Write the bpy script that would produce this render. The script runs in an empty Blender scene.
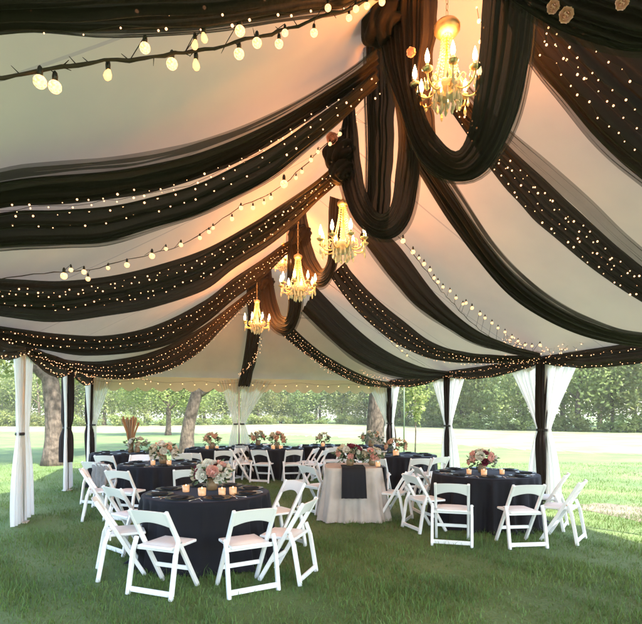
import bpy, math, random
import numpy as np
from mathutils import Vector, Matrix
rnd = random.Random(7); nr = np.random.RandomState(7)
S = bpy.context.scene
COL = S.collection
PI = math.pi
# ------------------------------------------------------------------ measured frame of the place
TH = math.radians(16.0); CT, ST = math.cos(TH), math.sin(TH)
F, CX, HY, H = 510.0, 321.0, 414.0, 1.66
XL, XR, XC = -2.245, 6.70, 2.23
EAVE, RIDGE, YB, YH, YF = 2.72, 5.45, 15.2, 12.9, -2.6

def cam2w(cx, z, h=0.0):
    return Vector((cx*CT + z*ST, -cx*ST + z*CT, h))
def P(px, py, z):
    return cam2w((px-CX)/F*z, z, H + (HY-py)/F*z)
def G(px, z, h=0.0):
    return cam2w((px-CX)/F*z, z, h)
def roof_z(X, Y):
    s = (X-XL)/(XC-XL) if X < XC else (XR-X)/(XR-XC)
    s = min(s, (YB-Y)/(YB-YH))
    s = max(0.0, min(1.0, s))
    return EAVE + (RIDGE-EAVE)*s - .10*math.sin(PI*s)
def roof_depth(px, py, d):
    z, st = .8, .05
    while z < 20:
        p = P(px, py, z)
        if p.z >= roof_z(p.x, p.y) - d: return z
        z += st
    return 99.0
def plane_depth(px, a, b):
    # ray in plan against the vertical plane through a and b
    r = cam2w((px-CX)/F, 1.0); dx, dy = b[0]-a[0], b[1]-a[1]
    den = r.x*dy - r.y*dx
    if abs(den) < 1e-5: return 99.0
    z = (a[0]*dy - a[1]*dx)/den
    return z if z > .5 else 99.0

# ------------------------------------------------------------------ mesh helpers
class MB:
    def __init__(s): s.v, s.f = [], []
    def add(s, v, f):
        o = len(s.v); s.v += [tuple(p) for p in v]; s.f += [tuple(i+o for i in q) for q in f]; return s
    def box(s, c, d, R=None):
        x, y, z = d[0]/2, d[1]/2, d[2]/2
        vs = [Vector((a, b, e)) for a in (-x, x) for b in (-y, y) for e in (-z, z)]
        if R is not None: vs = [R @ q for q in vs]
        c = Vector(c)
        return s.add([q+c for q in vs], [(0,1,3,2),(4,6,7,5),(0,4,5,1),(2,3,7,6),(0,2,6,4),(1,5,7,3)])
    def bar(s, a, b, w, t, up=(1,0,0)):
        a, b = Vector(a), Vector(b); d = (b-a); L = d.length; d.normalize()
        u = Vector(up); u = (u - d*u.dot(d)).normalized(); n = d.cross(u)
        R = Matrix((u, n, d)).transposed()
        return s.box((a+b)/2, (w, t, L), R)
    def tube(s, pts, r, n=6, cap=True):
        pts = [Vector(p) for p in pts]; m = len(pts)
        rr = r if isinstance(r, (list, tuple)) else [r]*m
        vs, fs = [], []; u = None
        for i, p in enumerate(pts):
            d = (pts[min(i+1, m-1)] - pts[max(i-1, 0)])
            d = d.normalized() if d.length > 1e-9 else Vector((0,0,1))
            if u is None: u = d.orthogonal().normalized()
            else:
                u = u - d*u.dot(d); u = u.normalized() if u.length > 1e-6 else d.orthogonal().normalized()
            w = d.cross(u)
            for k in range(n):
                a = 2*PI*k/n; vs.append(p + (u*math.cos(a) + w*math.sin(a))*rr[i])
        for i in range(m-1):
            for k in range(n):
                fs.append((i*n+k, i*n+(k+1)%n, (i+1)*n+(k+1)%n, (i+1)*n+k))
        if cap: fs += [tuple(range(n-1, -1, -1)), tuple((m-1)*n+k for k in range(n))]
        return s.add(vs, fs)
    def lathe(s, prof, n=16, c=(0,0,0)):
        vs, fs = [], []
        for r, z in prof:
            for k in range(n):
                a = 2*PI*k/n; vs.append((c[0]+r*math.cos(a), c[1]+r*math.sin(a), c[2]+z))
        for i in range(len(prof)-1):
            for k in range(n):
                fs.append((i*n+k, i*n+(k+1)%n, (i+1)*n+(k+1)%n, (i+1)*n+k))
        return s.add(vs, fs)
    def grid(s, rows, closed=False):
        n = len(rows[0]); vs = [p for r in rows for p in r]; fs = []
        for i in range(len(rows)-1):
            for k in range(n if closed else n-1):
                fs.append((i*n+k, i*n+(k+1)%n, (i+1)*n+(k+1)%n, (i+1)*n+k))
        return s.add(vs, fs)
    def mesh(s, name, smooth=True):
        me = bpy.data.meshes.new(name); me.from_pydata([tuple(p) for p in s.v], [], s.f); me.update()
        if smooth: me.polygons.foreach_set('use_smooth', [True]*len(me.polygons))
        return me

def link(name, me, mat, parent=None, bevel=0, solid=0):
    if isinstance(me, MB): me = me.mesh(name, bevel == 0)
    if mat is not None and len(me.materials) == 0: me.materials.append(mat)
    o = bpy.data.objects.new(name, me); COL.objects.link(o)
    if parent: o.parent = parent
    if bevel:
        b = o.modifiers.new('bevel', 'BEVEL'); b.width = bevel; b.segments = 2; b.limit_method = 'ANGLE'
    if solid:
        b = o.modifiers.new('solid', 'SOLIDIFY'); b.thickness = solid
    return o
def tag(o, label=None, cat=None, group=None, kind=None):
    if label: o['label'] = label
    if cat: o['category'] = cat
    if group: o['group'] = group
    if kind: o['kind'] = kind
    return o
def empty(name, loc=(0,0,0), rz=0, **k):
    o = bpy.data.objects.new(name, None); o.empty_display_size = .1; COL.objects.link(o)
    o.location = loc; o.rotation_euler = (0,0,rz); tag(o, **k); return o
def kids(o): return [c for c in KIDS.get(o.name, [])]
KIDS = {}
def copy_tree(o, parent=None):
    c = o.copy(); COL.objects.link(c)
    if parent: c.parent = parent
    for ch in list(o.children): copy_tree(ch, c)
    return c

# ------------------------------------------------------------------ materials
def mat(name, col, rough=.6, metal=0, **kw):
    m = bpy.data.materials.new(name); m.use_nodes = True
    b = m.node_tree.nodes['Principled BSDF']
    b.inputs['Base Color'].default_value = (*col, 1); b.inputs['Roughness'].default_value = rough
    b.inputs['Metallic'].default_value = metal
    for k, v in kw.items():
        b.inputs[k.replace('_', ' ')].default_value = v
    return m
def nd(m, t, **kw):
    n = m.node_tree.nodes.new(t)
    for k, v in kw.items(): setattr(n, k, v)
    return n
def lk(m, a, b): m.node_tree.links.new(a, b)
def noise_col(m, c1, c2, scale, detail=4, lo=.35, hi=.65, coord='Object', inp='Base Color', random_obj=False):
    tc = nd(m, 'ShaderNodeTexCoord'); n = nd(m, 'ShaderNodeTexNoise'); r = nd(m, 'ShaderNodeValToRGB')
    n.inputs['Scale'].default_value = scale; n.inputs['Detail'].default_value = detail
    lk(m, tc.outputs[coord], n.inputs['Vector']); lk(m, n.outputs['Fac'], r.inputs['Fac'])
    r.color_ramp.elements[0].position = lo; r.color_ramp.elements[1].position = hi
    r.color_ramp.elements[0].color = (*c1, 1); r.color_ramp.elements[1].color = (*c2, 1)
    b = m.node_tree.nodes['Principled BSDF']; out = r.outputs['Color']
    if random_obj:
        oi = nd(m, 'ShaderNodeObjectInfo'); hs = nd(m, 'ShaderNodeHueSaturation')
        mr = nd(m, 'ShaderNodeMapRange'); mr.inputs['To Min'].default_value = .8; mr.inputs['To Max'].default_value = 1.5
        mh = nd(m, 'ShaderNodeMapRange'); mh.inputs['To Min'].default_value = .47; mh.inputs['To Max'].default_value = .52
        lk(m, oi.outputs['Random'], mr.inputs['Value']); lk(m, mr.outputs[0], hs.inputs['Value'])
        lk(m, oi.outputs['Random'], mh.inputs['Value']); lk(m, mh.outputs[0], hs.inputs['Hue'])
        lk(m, out, hs.inputs['Color']); out = hs.outputs['Color']
    lk(m, out, b.inputs[inp]); return out
def bump(m, scale, strength, dist=.01, coord='Object', detail=4, stretch=None):
    tc = nd(m, 'ShaderNodeTexCoord'); n = nd(m, 'ShaderNodeTexNoise'); bp = nd(m, 'ShaderNodeBump')
    n.inputs['Scale'].default_value = scale; n.inputs['Detail'].default_value = detail
    src = tc.outputs[coord]
    if stretch:
        mp = nd(m, 'ShaderNodeMapping'); mp.inputs['Scale'].default_value = stretch; lk(m, src, mp.inputs['Vector']); src = mp.outputs[0]
    lk(m, src, n.inputs['Vector']); lk(m, n.outputs['Fac'], bp.inputs['Height'])
    bp.inputs['Strength'].default_value = strength; bp.inputs['Distance'].default_value = dist
    lk(m, bp.outputs[0], m.node_tree.nodes['Principled BSDF'].inputs['Normal'])
def mix_with(m, kind, fac, col):
    b = m.node_tree.nodes['Principled BSDF']; o = m.node_tree.nodes['Material Output']
    t = nd(m, kind); t.inputs['Color'].default_value = (*col, 1); mx = nd(m, 'ShaderNodeMixShader')
    mx.inputs['Fac'].default_value = fac
    prev = o.inputs['Surface'].links[0].from_socket
    lk(m, prev, mx.inputs[1]); lk(m, t.outputs[0], mx.inputs[2]); lk(m, mx.outputs[0], o.inputs['Surface']); return t
def emit(name, col, strength, base=(.9,.7,.4), sample=False):
    m = mat(name, base, .3); b = m.node_tree.nodes['Principled BSDF']
    b.inputs['Emission Color'].default_value = (*col, 1); b.inputs['Emission Strength'].default_value = strength
    m.cycles.emission_sampling = 'FRONT' if sample else 'NONE'
    return m
M = {}
M['black'] = mat('black_chiffon', (.0165,.0108,.0112), .65, Specular_IOR_Level=.12, Sheen_Weight=.04, Sheen_Roughness=.5)
bump(M['black'], 16, .55, .018, detail=8)
M['sheer'] = mat('sheer_black_chiffon', (.034,.027,.029), .7, Sheen_Weight=.1, Specular_IOR_Level=.12)
mix_with(M['black'], 'ShaderNodeBsdfTransparent', .03, (1,1,1))
mix_with(M['sheer'], 'ShaderNodeBsdfTransparent', .42, (1,1,1))
def uneven(m, lo, hi, sc):
    mx = [n for n in m.node_tree.nodes if n.bl_idname == 'ShaderNodeMixShader'][-1]
    tc = nd(m, 'ShaderNodeTexCoord'); n = nd(m, 'ShaderNodeTexNoise'); n.inputs['Scale'].default_value = sc; n.inputs['Detail'].default_value = 6
    mr = nd(m, 'ShaderNodeMapRange'); mr.inputs['From Min'].default_value = .3; mr.inputs['From Max'].default_value = .7; mr.inputs['To Min'].default_value = lo; mr.inputs['To Max'].default_value = hi
    lk(m, tc.outputs['Object'], n.inputs['Vector']); lk(m, n.outputs['Fac'], mr.inputs['Value']); lk(m, mr.outputs[0], mx.inputs['Fac'])
uneven(M['sheer'], .34, .46, 2)
M['roof'] = mat('tent_canvas', (.70,.68,.63), .75)
def roof_nodes():
    m = M['roof']
    c = noise_col(m, (.56,.498,.44), (.66,.585,.52), .9, 5)
    tc = nd(m, 'ShaderNodeTexCoord'); sp = nd(m, 'ShaderNodeSeparateXYZ'); lk(m, tc.outputs['Object'], sp.inputs[0])
    a = nd(m, 'ShaderNodeMath', operation='ADD'); a.inputs[1].default_value = 20.0 - .35
    d = nd(m, 'ShaderNodeMath', operation='MODULO'); d.inputs[1].default_value = 1.775
    lt = nd(m, 'ShaderNodeMath', operation='LESS_THAN'); lt.inputs[1].default_value = .03
    lk(m, sp.outputs['Y'], a.inputs[0]); lk(m, a.outputs[0], d.inputs[0]); lk(m, d.outputs[0], lt.inputs[0])
    mx = nd(m, 'ShaderNodeMix', data_type='RGBA'); mx.inputs['B'].default_value = (.36,.31,.27,1)
    ml = nd(m, 'ShaderNodeMath', operation='MULTIPLY'); ml.inputs[1].default_value = .85
    lk(m, lt.outputs[0], ml.inputs[0]); lk(m, ml.outputs[0], mx.inputs['Factor']); lk(m, c, mx.inputs['A'])
    lk(m, mx.outputs['Result'], m.node_tree.nodes['Principled BSDF'].inputs['Base Color'])
    bump(m, 1.1, .4, .10, detail=3, stretch=(1,.6,1))
roof_nodes()
TRANS = mix_with(M['roof'], 'ShaderNodeBsdfTranslucent', .045, (.61,.57,.56))
M['valance'] = mat('cream_canvas', (.66,.60,.50), .8); mix_with(M['valance'], 'ShaderNodeBsdfTranslucent', .12, (.7,.62,.5))
M['curtain'] = mat('white_sheer', (.82,.82,.82), .8)
mix_with(M['curtain'], 'ShaderNodeBsdfTranslucent', .4, (.85,.85,.85)); mix_with(M['curtain'], 'ShaderNodeBsdfTransparent', .18, (1,1,1))
M['pole'] = mat('white_pole', (.6,.6,.6), .4, .3)
M['chair'] = mat('white_resin', (.80,.80,.80), .32); bump(M['chair'], 40, .08, .002)
M['pad'] = mat('white_vinyl_pad', (.76,.75,.74), .45); bump(M['pad'], 14, .2, .006)
M['cloth'] = mat('navy_black_linen', (.0095,.0090,.0135), .8, Specular_IOR_Level=.2, Sheen_Weight=.08, Sheen_Roughness=.4, Sheen_Tint=(.5,.55,.75,1)); bump(M['cloth'], 120, .15, .002)
M['beige'] = mat('beige_linen', (.46,.40,.36), .85); bump(M['beige'], 130, .2, .002); noise_col(M['beige'], (.40,.35,.31), (.50,.44,.40), 4)
M['slate'] = mat('slate_cloth', (.06,.065,.08), .85)
M['plate'] = mat('black_plate', (.012,.012,.013), .35)
M['steel'] = mat('cutlery_steel', (.75,.72,.68), .2, 1)
M['napkin'] = mat('charcoal_napkin', (.016,.016,.02), .9, Specular_IOR_Level=.2)
M['gold'] = mat('aged_gold', (.83,.62,.36), .42, 1.0)
M['crystal'] = mat('crystal', (1,.95,.90), .10, Transmission_Weight=.35, IOR=1.5)
M['bead'] = mat('crystal_bead', (1,.94,.85), .12, Transmission_Weight=.4, IOR=1.45)
M['sleeve'] = mat('candle_sleeve', (.80,.68,.45), .5)
M['flame'] = emit('candle_bulb_glow', (1,.58,.27), 10, sample=True)
M['fairy'] = emit('fairy_bulb_glow', (1,.45,.22), .5)
M['globe'] = emit('globe_bulb_glow', (1,.46,.18), .5, sample=True)
def crackle(m, lo, hi, sc):
    tc = nd(m, 'ShaderNodeTexCoord'); n = nd(m, 'ShaderNodeTexNoise'); n.inputs['Scale'].default_value = sc; n.inputs['Detail'].default_value = 3
    mr = nd(m, 'ShaderNodeMapRange'); mr.inputs['From Min'].default_value = .3; mr.inputs['From Max'].default_value = .7; mr.inputs['To Min'].default_value = lo; mr.inputs['To Max'].default_value = hi
    lk(m, tc.outputs['Object'], n.inputs['Vector']); lk(m, n.outputs['Fac'], mr.inputs['Value']); lk(m, mr.outputs[0], m.node_tree.nodes['Principled BSDF'].inputs['Emission Strength'])
crackle(M['globe'], .12, .70, 4.5)
M['edison'] = emit('edison_bulb_glow', (1,.40,.12), .42)
M['wire'] = mat('brown_vine', (.035,.022,.015), .8)
M['socket'] = mat('black_socket', (.012,.011,.010), .5)
M['votive'] = emit('lit_votive_glass', (1,.40,.13), .22, base=(.55,.36,.22))
crackle(M['votive'], .02, .09, 40)
M['flamelet'] = emit('votive_flame', (1,.62,.25), 2.5)
M['vase'] = mat('amber_vase', (.20,.12,.06), .3)
M['reed'] = mat('dried_reed', (.30,.17,.09), .8)
for k, c in dict(white=(.74,.72,.66), blush=(.78,.45,.40), peach=(.75,.48,.35), wine=(.17,.018,.045), cream=(.70,.62,.48)).items():
    M['p_'+k] = mat('petal_'+k, c, .7); mix_with(M['p_'+k], 'ShaderNodeBsdfTranslucent', .25, c)
M['leafd'] = mat('bouquet_leaf', (.07,.11,.05), .6)
M['leaf'] = mat('tree_leaf', (.07,.12,.03), .55)
noise_col(M['leaf'], (.090,.130,.030), (.210,.235,.070), .5, 3, random_obj=True); mix_with(M['leaf'], 'ShaderNodeBsdfTranslucent', .5, (.25,.31,.12))
M['bark'] = mat('bark', (.16,.11,.08), .9); noise_col(M['bark'], (.050,.037,.026), (.140,.108,.080), 7, 8); bump(M['bark'], 9, 1.0, .06, stretch=(2,2,.4), detail=8)
M['grass'] = mat('grass_blade', (.055,.10,.02), .6)
noise_col(M['grass'], (.042,.108,.020), (.130,.215,.048), 1.3, 8, .30, .70); mix_with(M['grass'], 'ShaderNodeBsdfTranslucent', .3, (.16,.21,.05))
def blade_random(m):
    b = m.node_tree.nodes['Principled BSDF']; src = b.inputs['Base Color'].links[0].from_socket
    g = nd(m, 'ShaderNodeNewGeometry'); hs = nd(m, 'ShaderNodeHueSaturation'); v = nd(m, 'ShaderNodeMapRange'); h = nd(m, 'ShaderNodeMapRange')
    v.inputs['To Min'].default_value = .55; v.inputs['To Max'].default_value = 1.5; h.inputs['To Min'].default_value = .455; h.inputs['To Max'].default_value = .52
    lk(m, g.outputs['Random Per Island'], v.inputs['Value']); lk(m, g.outputs['Random Per Island'], h.inputs['Value']); lk(m, v.outputs[0], hs.inputs['Value']); lk(m, h.outputs[0], hs.inputs['Hue'])
    lk(m, src, hs.inputs['Color']); lk(m, hs.outputs[0], b.inputs['Base Color'])
blade_random(M['grass'])
M['lawn'] = mat('lawn', (.06,.10,.025), .9); bump(M['lawn'], 30, .7, .03, detail=8)
def lawn_nodes():
    m = M['lawn']; b = m.node_tree.nodes['Principled BSDF']
    a = noise_col(m, (.060,.108,.026), (.125,.175,.050), .6, 8, .3, .7)
    c = noise_col(m, (0,0,0), (1,1,1), .45, 7, .60, .72)
    mx = nd(m, 'ShaderNodeMix', data_type='RGBA'); mx.inputs['B'].default_value = (.13,.105,.06,1)
    ml = nd(m, 'ShaderNodeMath', operation='MULTIPLY'); ml.inputs[1].default_value = .7
    lk(m, c, ml.inputs[0]); lk(m, ml.outputs[0], mx.inputs['Factor']); lk(m, a, mx.inputs['A']); lk(m, mx.outputs['Result'], b.inputs['Base Color'])
lawn_nodes()
M['field'] = mat('dry_field', (.5,.46,.33), .95); noise_col(M['field'], (.115,.140,.050), (.205,.205,.105), .35, 8); bump(M['field'], 8, .5, .05)
M['dirt'] = mat('dirt_path', (.33,.26,.19), .95); noise_col(M['dirt'], (.10,.085,.055), (.18,.145,.105), 2.5, 8); bump(M['dirt'], 14, .6, .03)
M['soil'] = mat('bare_soil', (.13,.10,.06), .95); noise_col(M['soil'], (.08,.075,.035), (.20,.15,.09), 5, 8)
M['tie'] = mat('black_tie', (.012,.012,.014), .5)
M['greenpole'] = mat('green_post', (.06,.10,.05), .5)
M['shawl'] = mat('grey_knit', (.30,.29,.29), .95); bump(M['shawl'], 60, .8, .02)

# ------------------------------------------------------------------ curves
def cr(pts, n):
    pts = [Vector(p) for p in pts]; m = len(pts)
    # resample a Catmull-Rom spline at n even parameters (chord length)
    d = [0]
    for i in range(1, m): d.append(d[-1] + max(1e-6, (pts[i]-pts[i-1]).length))
    out = []
    for k in range(n):
        t = d[-1]*k/(n-1); i = 0
        while i < m-2 and d[i+1] < t: i += 1
        u = (t-d[i])/(d[i+1]-d[i]); p0 = pts[max(i-1,0)]; p1 = pts[i]; p2 = pts[i+1]; p3 = pts[min(i+2, m-1)]
        def tang(a, b, c, la, lb): return (c-a)*(lb/(la+lb)) if la+lb > 0 else c-a
        h = d[i+1]-d[i]; la = d[i]-d[i-1] if i > 0 else h; lc = d[i+2]-d[i+1] if i < m-2 else h
        m1 = (p2-p0)*(h/(h+la)) if i > 0 else (p2-p1)
        m2 = (p3-p1)*(h/(h+lc)) if i < m-2 else (p2-p1)
        u2, u3 = u*u, u*u*u
        out.append(p1*(2*u3-3*u2+1) + m1*(u3-2*u2+u) + p2*(-2*u3+3*u2) + m2*(u3-u2))
    return out

def cloth_strip(name, U, L, mtl, parent=None, n=72, m=46, folds=5, amp=.035, seed=0, bulge=0.0, wob=.006):
    """a pleated band of fabric between two edge curves; returns object, rows, normals"""
    r = random.Random(seed)
    A, B = cr(U, n), cr(L, n)
    ph = [r.uniform(0, 6.28) for _ in range(4)]; fr = [folds*1.25, folds*.6+.3, folds*2.6]
    w1, w2 = r.uniform(0,6), r.uniform(0,6)
    rows, nors = [], []
    for i in range(n):
        t = (A[min(i+1,n-1)]+B[min(i+1,n-1)]-A[max(i-1,0)]-B[max(i-1,0)]); w = B[i]-A[i]
        nn = t.cross(w); nn = nn.normalized() if nn.length > 1e-9 else Vector((0,0,1))
        mid = (A[i]+B[i])/2
        to_cam = Vector((0,0,H)) - mid
        if nn.dot(to_cam) < 0: nn = -nn
        a = min(amp, w.length*.16); row = []
        u = i/(n-1)
        jit = (wob*math.sin(23*u+w1)+wob*.7*math.sin(41*u+w2))/max(.05,w.length)
        for k in range(m):
            v = k/(m-1); e = math.sin(PI*v)**.4 if 0 < v < 1 else 0
            s = .55*math.sin(6.283*fr[0]*v + ph[0] + 1.1*math.sin(2.2*u+ph[3])) + .4*math.sin(6.283*fr[1]*v+ph[1]-1.7*u) + .26*(1-2*abs(math.sin(3.1416*fr[2]*v+ph[2]+2.5*u+.8*math.sin(5*u))))
            # lateral bunching so that the folds differ in width
            vv = v*(1-jit*.8) + .035*math.sin(6.283*2*v+ph[1]+1.5*u)*e; s += .16*math.sin(37*u+9*v+ph[2])*math.sin(11*v+ph[0]+6*u)
            row.append(A[i].lerp(B[i], vv) + nn*(a*e*s + bulge*e*w.length))
        rows.append(row); nors.append(nn)
    mb = MB(); mb.grid(rows)
    return link(name, mb, mtl, parent), rows, nors

ICO = None
def bulb_mesh(r, name, mtl):
    mb = MB(); mb.lathe([(0.001,-r),(r*.7,-r*.7),(r,0),(r*.7,r*.7),(0.001,r)], 6); me = mb.mesh(name); me.materials.append(mtl); return me
FAIRY = bulb_mesh(.0074, 'fairy_bulb', M['fairy'])
def fairy_string(line, label, spacing=.11, jit=.02, scale=1.0, group='fairy light strings on the black drapes', wire=True):
    """line: list of 3-D points"""
    base = line[len(line)//2]
    t = empty('fairy_light_string', base, label=label, cat='fairy lights', group=group)
    L = [0]
    for i in range(1, len(line)): L.append(L[-1] + (line[i]-line[i-1]).length)
    n = max(3, min(96, int(L[-1]/spacing))); pts = []
    i = 0
    for k in range(n):
        d = L[-1]*(k+.5+rnd.uniform(-.28,.28))/n
        while i < len(L)-2 and L[i+1] < d: i += 1
        p = line[i].lerp(line[i+1], max(0,min(1,(d-L[i])/max(1e-6, L[i+1]-L[i]))))
        p = p + Vector((rnd.gauss(0,jit), rnd.gauss(0,jit), rnd.gauss(0,jit*.8)))
        pts.append(p)
    if wire and len(pts) > 1:
        mb = MB(); mb.tube([p-base+Vector((0,0,.012)) for p in pts], .0022, 3, False); link('wire', mb, M['wire'], t)
    for p in pts:
        o = bpy.data.objects.new('bulb', FAIRY); COL.objects.link(o); o.parent = t; o.location = p-base
        s = scale*rnd.choice([.5,.65,.8,.9,1,1.1,1.3]); o.scale = (s,s,s)
    return t

# ------------------------------------------------------------------ world, sun, camera
W = bpy.data.worlds.new('World'); S.world = W; W.use_nodes = True
SUN_AZ_CAM, SUN_EL = math.radians(135), math.radians(52)   # from the right, a little behind the camera
sky = W.node_tree.nodes.new('ShaderNodeTexSky'); sky.sky_type = 'NISHITA'; sky.sun_disc = False
az = TH + SUN_AZ_CAM                          # clockwise from +Y
sky.sun_elevation = SUN_EL; sky.sun_rotation = az; sky.air_density = 1.2; sky.dust_density = 2.0
bg = W.node_tree.nodes['Background']; bg.inputs['Strength'].default_value = .15
W.node_tree.links.new(sky.outputs[0], bg.inputs['Color'])
sd = Vector((math.sin(az)*math.cos(SUN_EL), math.cos(az)*math.cos(SUN_EL), math.sin(SUN_EL)))
sl = bpy.data.lights.new('sun', 'SUN'); sl.energy = 2.4; sl.angle = math.radians(1.5); sl.color = (1,.95,.86)
so = bpy.data.objects.new('sun', sl); COL.objects.link(so); so.rotation_euler = (-sd).to_track_quat('-Z','Y').to_euler(); so.location = (0,0,30)
cd = bpy.data.cameras.new('camera'); co = bpy.data.objects.new('camera', cd); COL.objects.link(co)
co.location = (0,0,H); co.rotation_euler = (PI/2, 0, -TH); cd.sensor_width = 36; cd.lens = 36*F/642.0; cd.shift_y = (HY-312)/642.0; cd.clip_end = 2000; cd.clip_start = .05
S.camera = co
S.view_settings.view_transform = 'Standard'; S.view_settings.look = 'None'; S.view_settings.gamma = 1; S.view_settings.use_curve_mapping = False
S.view_settings.exposure = 2.85
S.cycles.use_denoising = True; S.cycles.max_bounces = 9; S.cycles.diffuse_bounces = 5; S.cycles.transparent_max_bounces = 16
S.cycles.transmission_bounces = 6; S.cycles.sample_clamp_indirect = 6; S.cycles.caustics_reflective = False; S.cycles.caustics_refractive = False

# ------------------------------------------------------------------ ground
def sheet(name, poly, z, m, sub=None):
    mb = MB(); mb.add([(p[0], p[1], z) for p in poly], [tuple(range(len(poly)))])
    return tag(link(name, mb, m), kind='structure')
sheet('ground', [(-205,-205),(205,-205),(205,205),(-205,205)], 0, M['lawn'])
near = [(-90,62),(-40,50),(-18.6,45),(-1.6,39),(5,30),(11,22.5),(20,17),(34,13),(60,9)]
far = [(95,30),(60,36),(40,40),(24,48),(12,74),(-3.5,86),(-29,72),(-60,74),(-110,80)]
near = cr([Vector((a,b,0)) for a,b in near], 700); far = cr([Vector((a,b,0)) for a,b in far], 60)
sheet('field', [cam2w(a[0]+rnd.uniform(-.1,.1), a[1]+(rnd.uniform(-.045,.045))*a[1]) for a in near+far], .004, M['field'])
def blob(name, pix, z, m, label=None):
    pts = cr([G(x, F*H/(y-HY)) for x, y in pix+pix[:1]], 60)[:-1]
    pts = [p + Vector((rnd.uniform(-.05,.05), rnd.uniform(-.05,.05), 0)) for p in pts]
    return sheet(name, pts, z, m)
blob('path', [(566,507),(592,512),(640,522),(720,545),(800,560),(800,530),(700,512),(636,507),(600,503)], .004, M['dirt'])
def patch(px, py, rx, ry, seed):
    c = G(px, F*H/(py-HY)); r = random.Random(seed); a0 = r.uniform(0,6)
    pts = [c + Vector((rx*math.cos(a)*(1+.25*math.sin(3*a+a0)+.12*math.sin(7*a-a0)), ry*math.sin(a)*(1+.25*math.sin(2*a-a0)+.12*math.sin(5*a+a0)), 0)) for a in [2*PI*k/50 for k in range(50)]]
    sheet('bare_ground', pts, .004, M['soil'])
def grass_blades(name, zmin, zmax, dens, hmin, hmax, wid, seed):
    r = np.random.RandomState(seed)
    # positions sampled in the camera's plan frame, then turned to world
    zz, cc = [], []
    for z0 in np.arange(zmin, zmax, .5):
        half = z0*.72 + 1.6; n = int(dens(z0)*half*2*.5)
        zz.append(z0 + r.rand(n)*.5); cc.append((r.rand(n)*2-1)*half)
    z = np.concatenate(zz); c = np.concatenate(cc); n = len(z)
    # clumping: drop blades where a coarse pattern is low
    pat = np.sin(c*3.1+1.3*np.sin(z*2.3)) + np.sin(z*4.1+1.7*np.sin(c*1.9)) + .8*np.sin(c*9+z*7)
    keep = r.rand(n) < (.60 + .16*pat); z, c, pat = z[keep], c[keep], pat[keep]; n = len(z)
    X = c*CT + z*ST; Y = -c*ST + z*CT
    h = hmin + (hmax-hmin)*r.rand(n)**2.2*(1+.9*(r.rand(n)<.04)); h *= 1 + .18*pat
    a = r.rand(n)*2*PI; l = h*(.2+.7*r.rand(n)); la = r.rand(n)*2*PI
    w = wid*(.6+.8*r.rand(n)); dx, dy = np.cos(a)*w, np.sin(a)*w; lx, ly = np.cos(la)*l, np.sin(la)*l
    V = np.zeros((n,5,3), np.float32)
    V[:,0] = np.stack([X-dx, Y-dy, 0*X-.005], 1); V[:,1] = np.stack([X+dx, Y+dy, 0*X-.005], 1)
    V[:,2] = np.stack([X+dx*.7+lx*.35, Y+dy*.7+ly*.35, h*.6], 1); V[:,3] = np.stack([X-dx*.7+lx*.35, Y-dy*.7+ly*.35, h*.6], 1)
    V[:,4] = np.stack([X+lx, Y+ly, h*.95], 1)
    me = bpy.data.meshes.new(name); me.vertices.add(n*5); me.vertices.foreach_set('co', V.ravel())
    b = np.arange(n)[:,None]*5
    loops = np.concatenate([b+np.array([[0,1,2,3]]), b+np.array([[3,2,4]])], 1).ravel()
    starts = (np.arange(n)[:,None]*7 + np.array([[0,4]])).ravel(); tot = np.tile([4,3], n)
    me.loops.add(n*7); me.loops.foreach_set('vertex_index', loops.astype(np.int32))
    me.polygons.add(n*2); me.polygons.foreach_set('loop_start', starts.astype(np.int32)); me.polygons.foreach_set('loop_total', tot.astype(np.int32))
    me.update(calc_edges=True); me.validate()
    o = link(name, me, M['grass']); tag(o, 'short green lawn grass growing under and around the marquee', 'grass', kind='stuff'); return o
grass_blades('grass', 3.2, 17, lambda z: 3400*min(1, (5.0/max(z,4))**1.7), .022, .075, .0032, 3)

# ------------------------------------------------------------------ the marquee
LP = [15.2, 12.15, 8.75, 5.2, 1.8, -1.4]; RP = [15.2, 11.62, 8.12, 4.55, 1.5, -1.5]
tent = empty('marquee_tent', (XC, 5, 0), label='large off-white marquee with pitched canvas roof and scalloped valance', cat='tent')
def local(mb, o): mb.v = [(v[0]-o.location.x, v[1]-o.location.y, v[2]-o.location.z) for v in mb.v]; return mb
def build_roof():
    mb = MB(); ys = list(np.linspace(YF, YH, 40)) + list(np.linspace(YH, YB, 12))[1:] + [YB+.06]
    rows = []
    for y in ys:
        row = []
        for x in [XL-.06] + [XL + (XR-XL)*k/40 for k in range(41)] + [XR+.06]:
            row.append((x, y, roof_z(x, y)))
        rows.append(row)
    mb.grid(rows); link('roof', local(mb, tent), M['roof'], tent)
build_roof()
def valance(a, b, drop, label=None):
    mb = MB(); a, b = Vector(a), Vector(b); L = (b-a).length; n = int(L/.03); rows = [[], [], []]
    nrm = (b-a).cross(Vector((0,0,1))).normalized()
    for k in range(n+1):
        u = k/n; s = abs(math.sin(PI*u*L/.42)); p = a.lerp(b, u); off = nrm*.012*math.sin(u*L*9)
        rows[0].append(p+Vector((0,0,-.004))); rows[1].append(p+off+Vector((0,0,-drop*.55))); rows[2].append(p+off*1.6+Vector((0,0,-drop*(.72+.28*s))))
    mb.grid(rows); link('valance', local(mb, tent), M['valance'], tent)
valance((XL-.02, YB+.02, EAVE), (XR+.02, YB+.02, EAVE), .42)
valance((XL-.02, YB, EAVE), (XL-.02, YF, EAVE), .22); valance((XR+.02, YF, EAVE), (XR+.02, YB, EAVE), .22)
poles = [(XL, y) for y in LP] + [(XR, y) for y in RP] + [(1.83, YB)]
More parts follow.
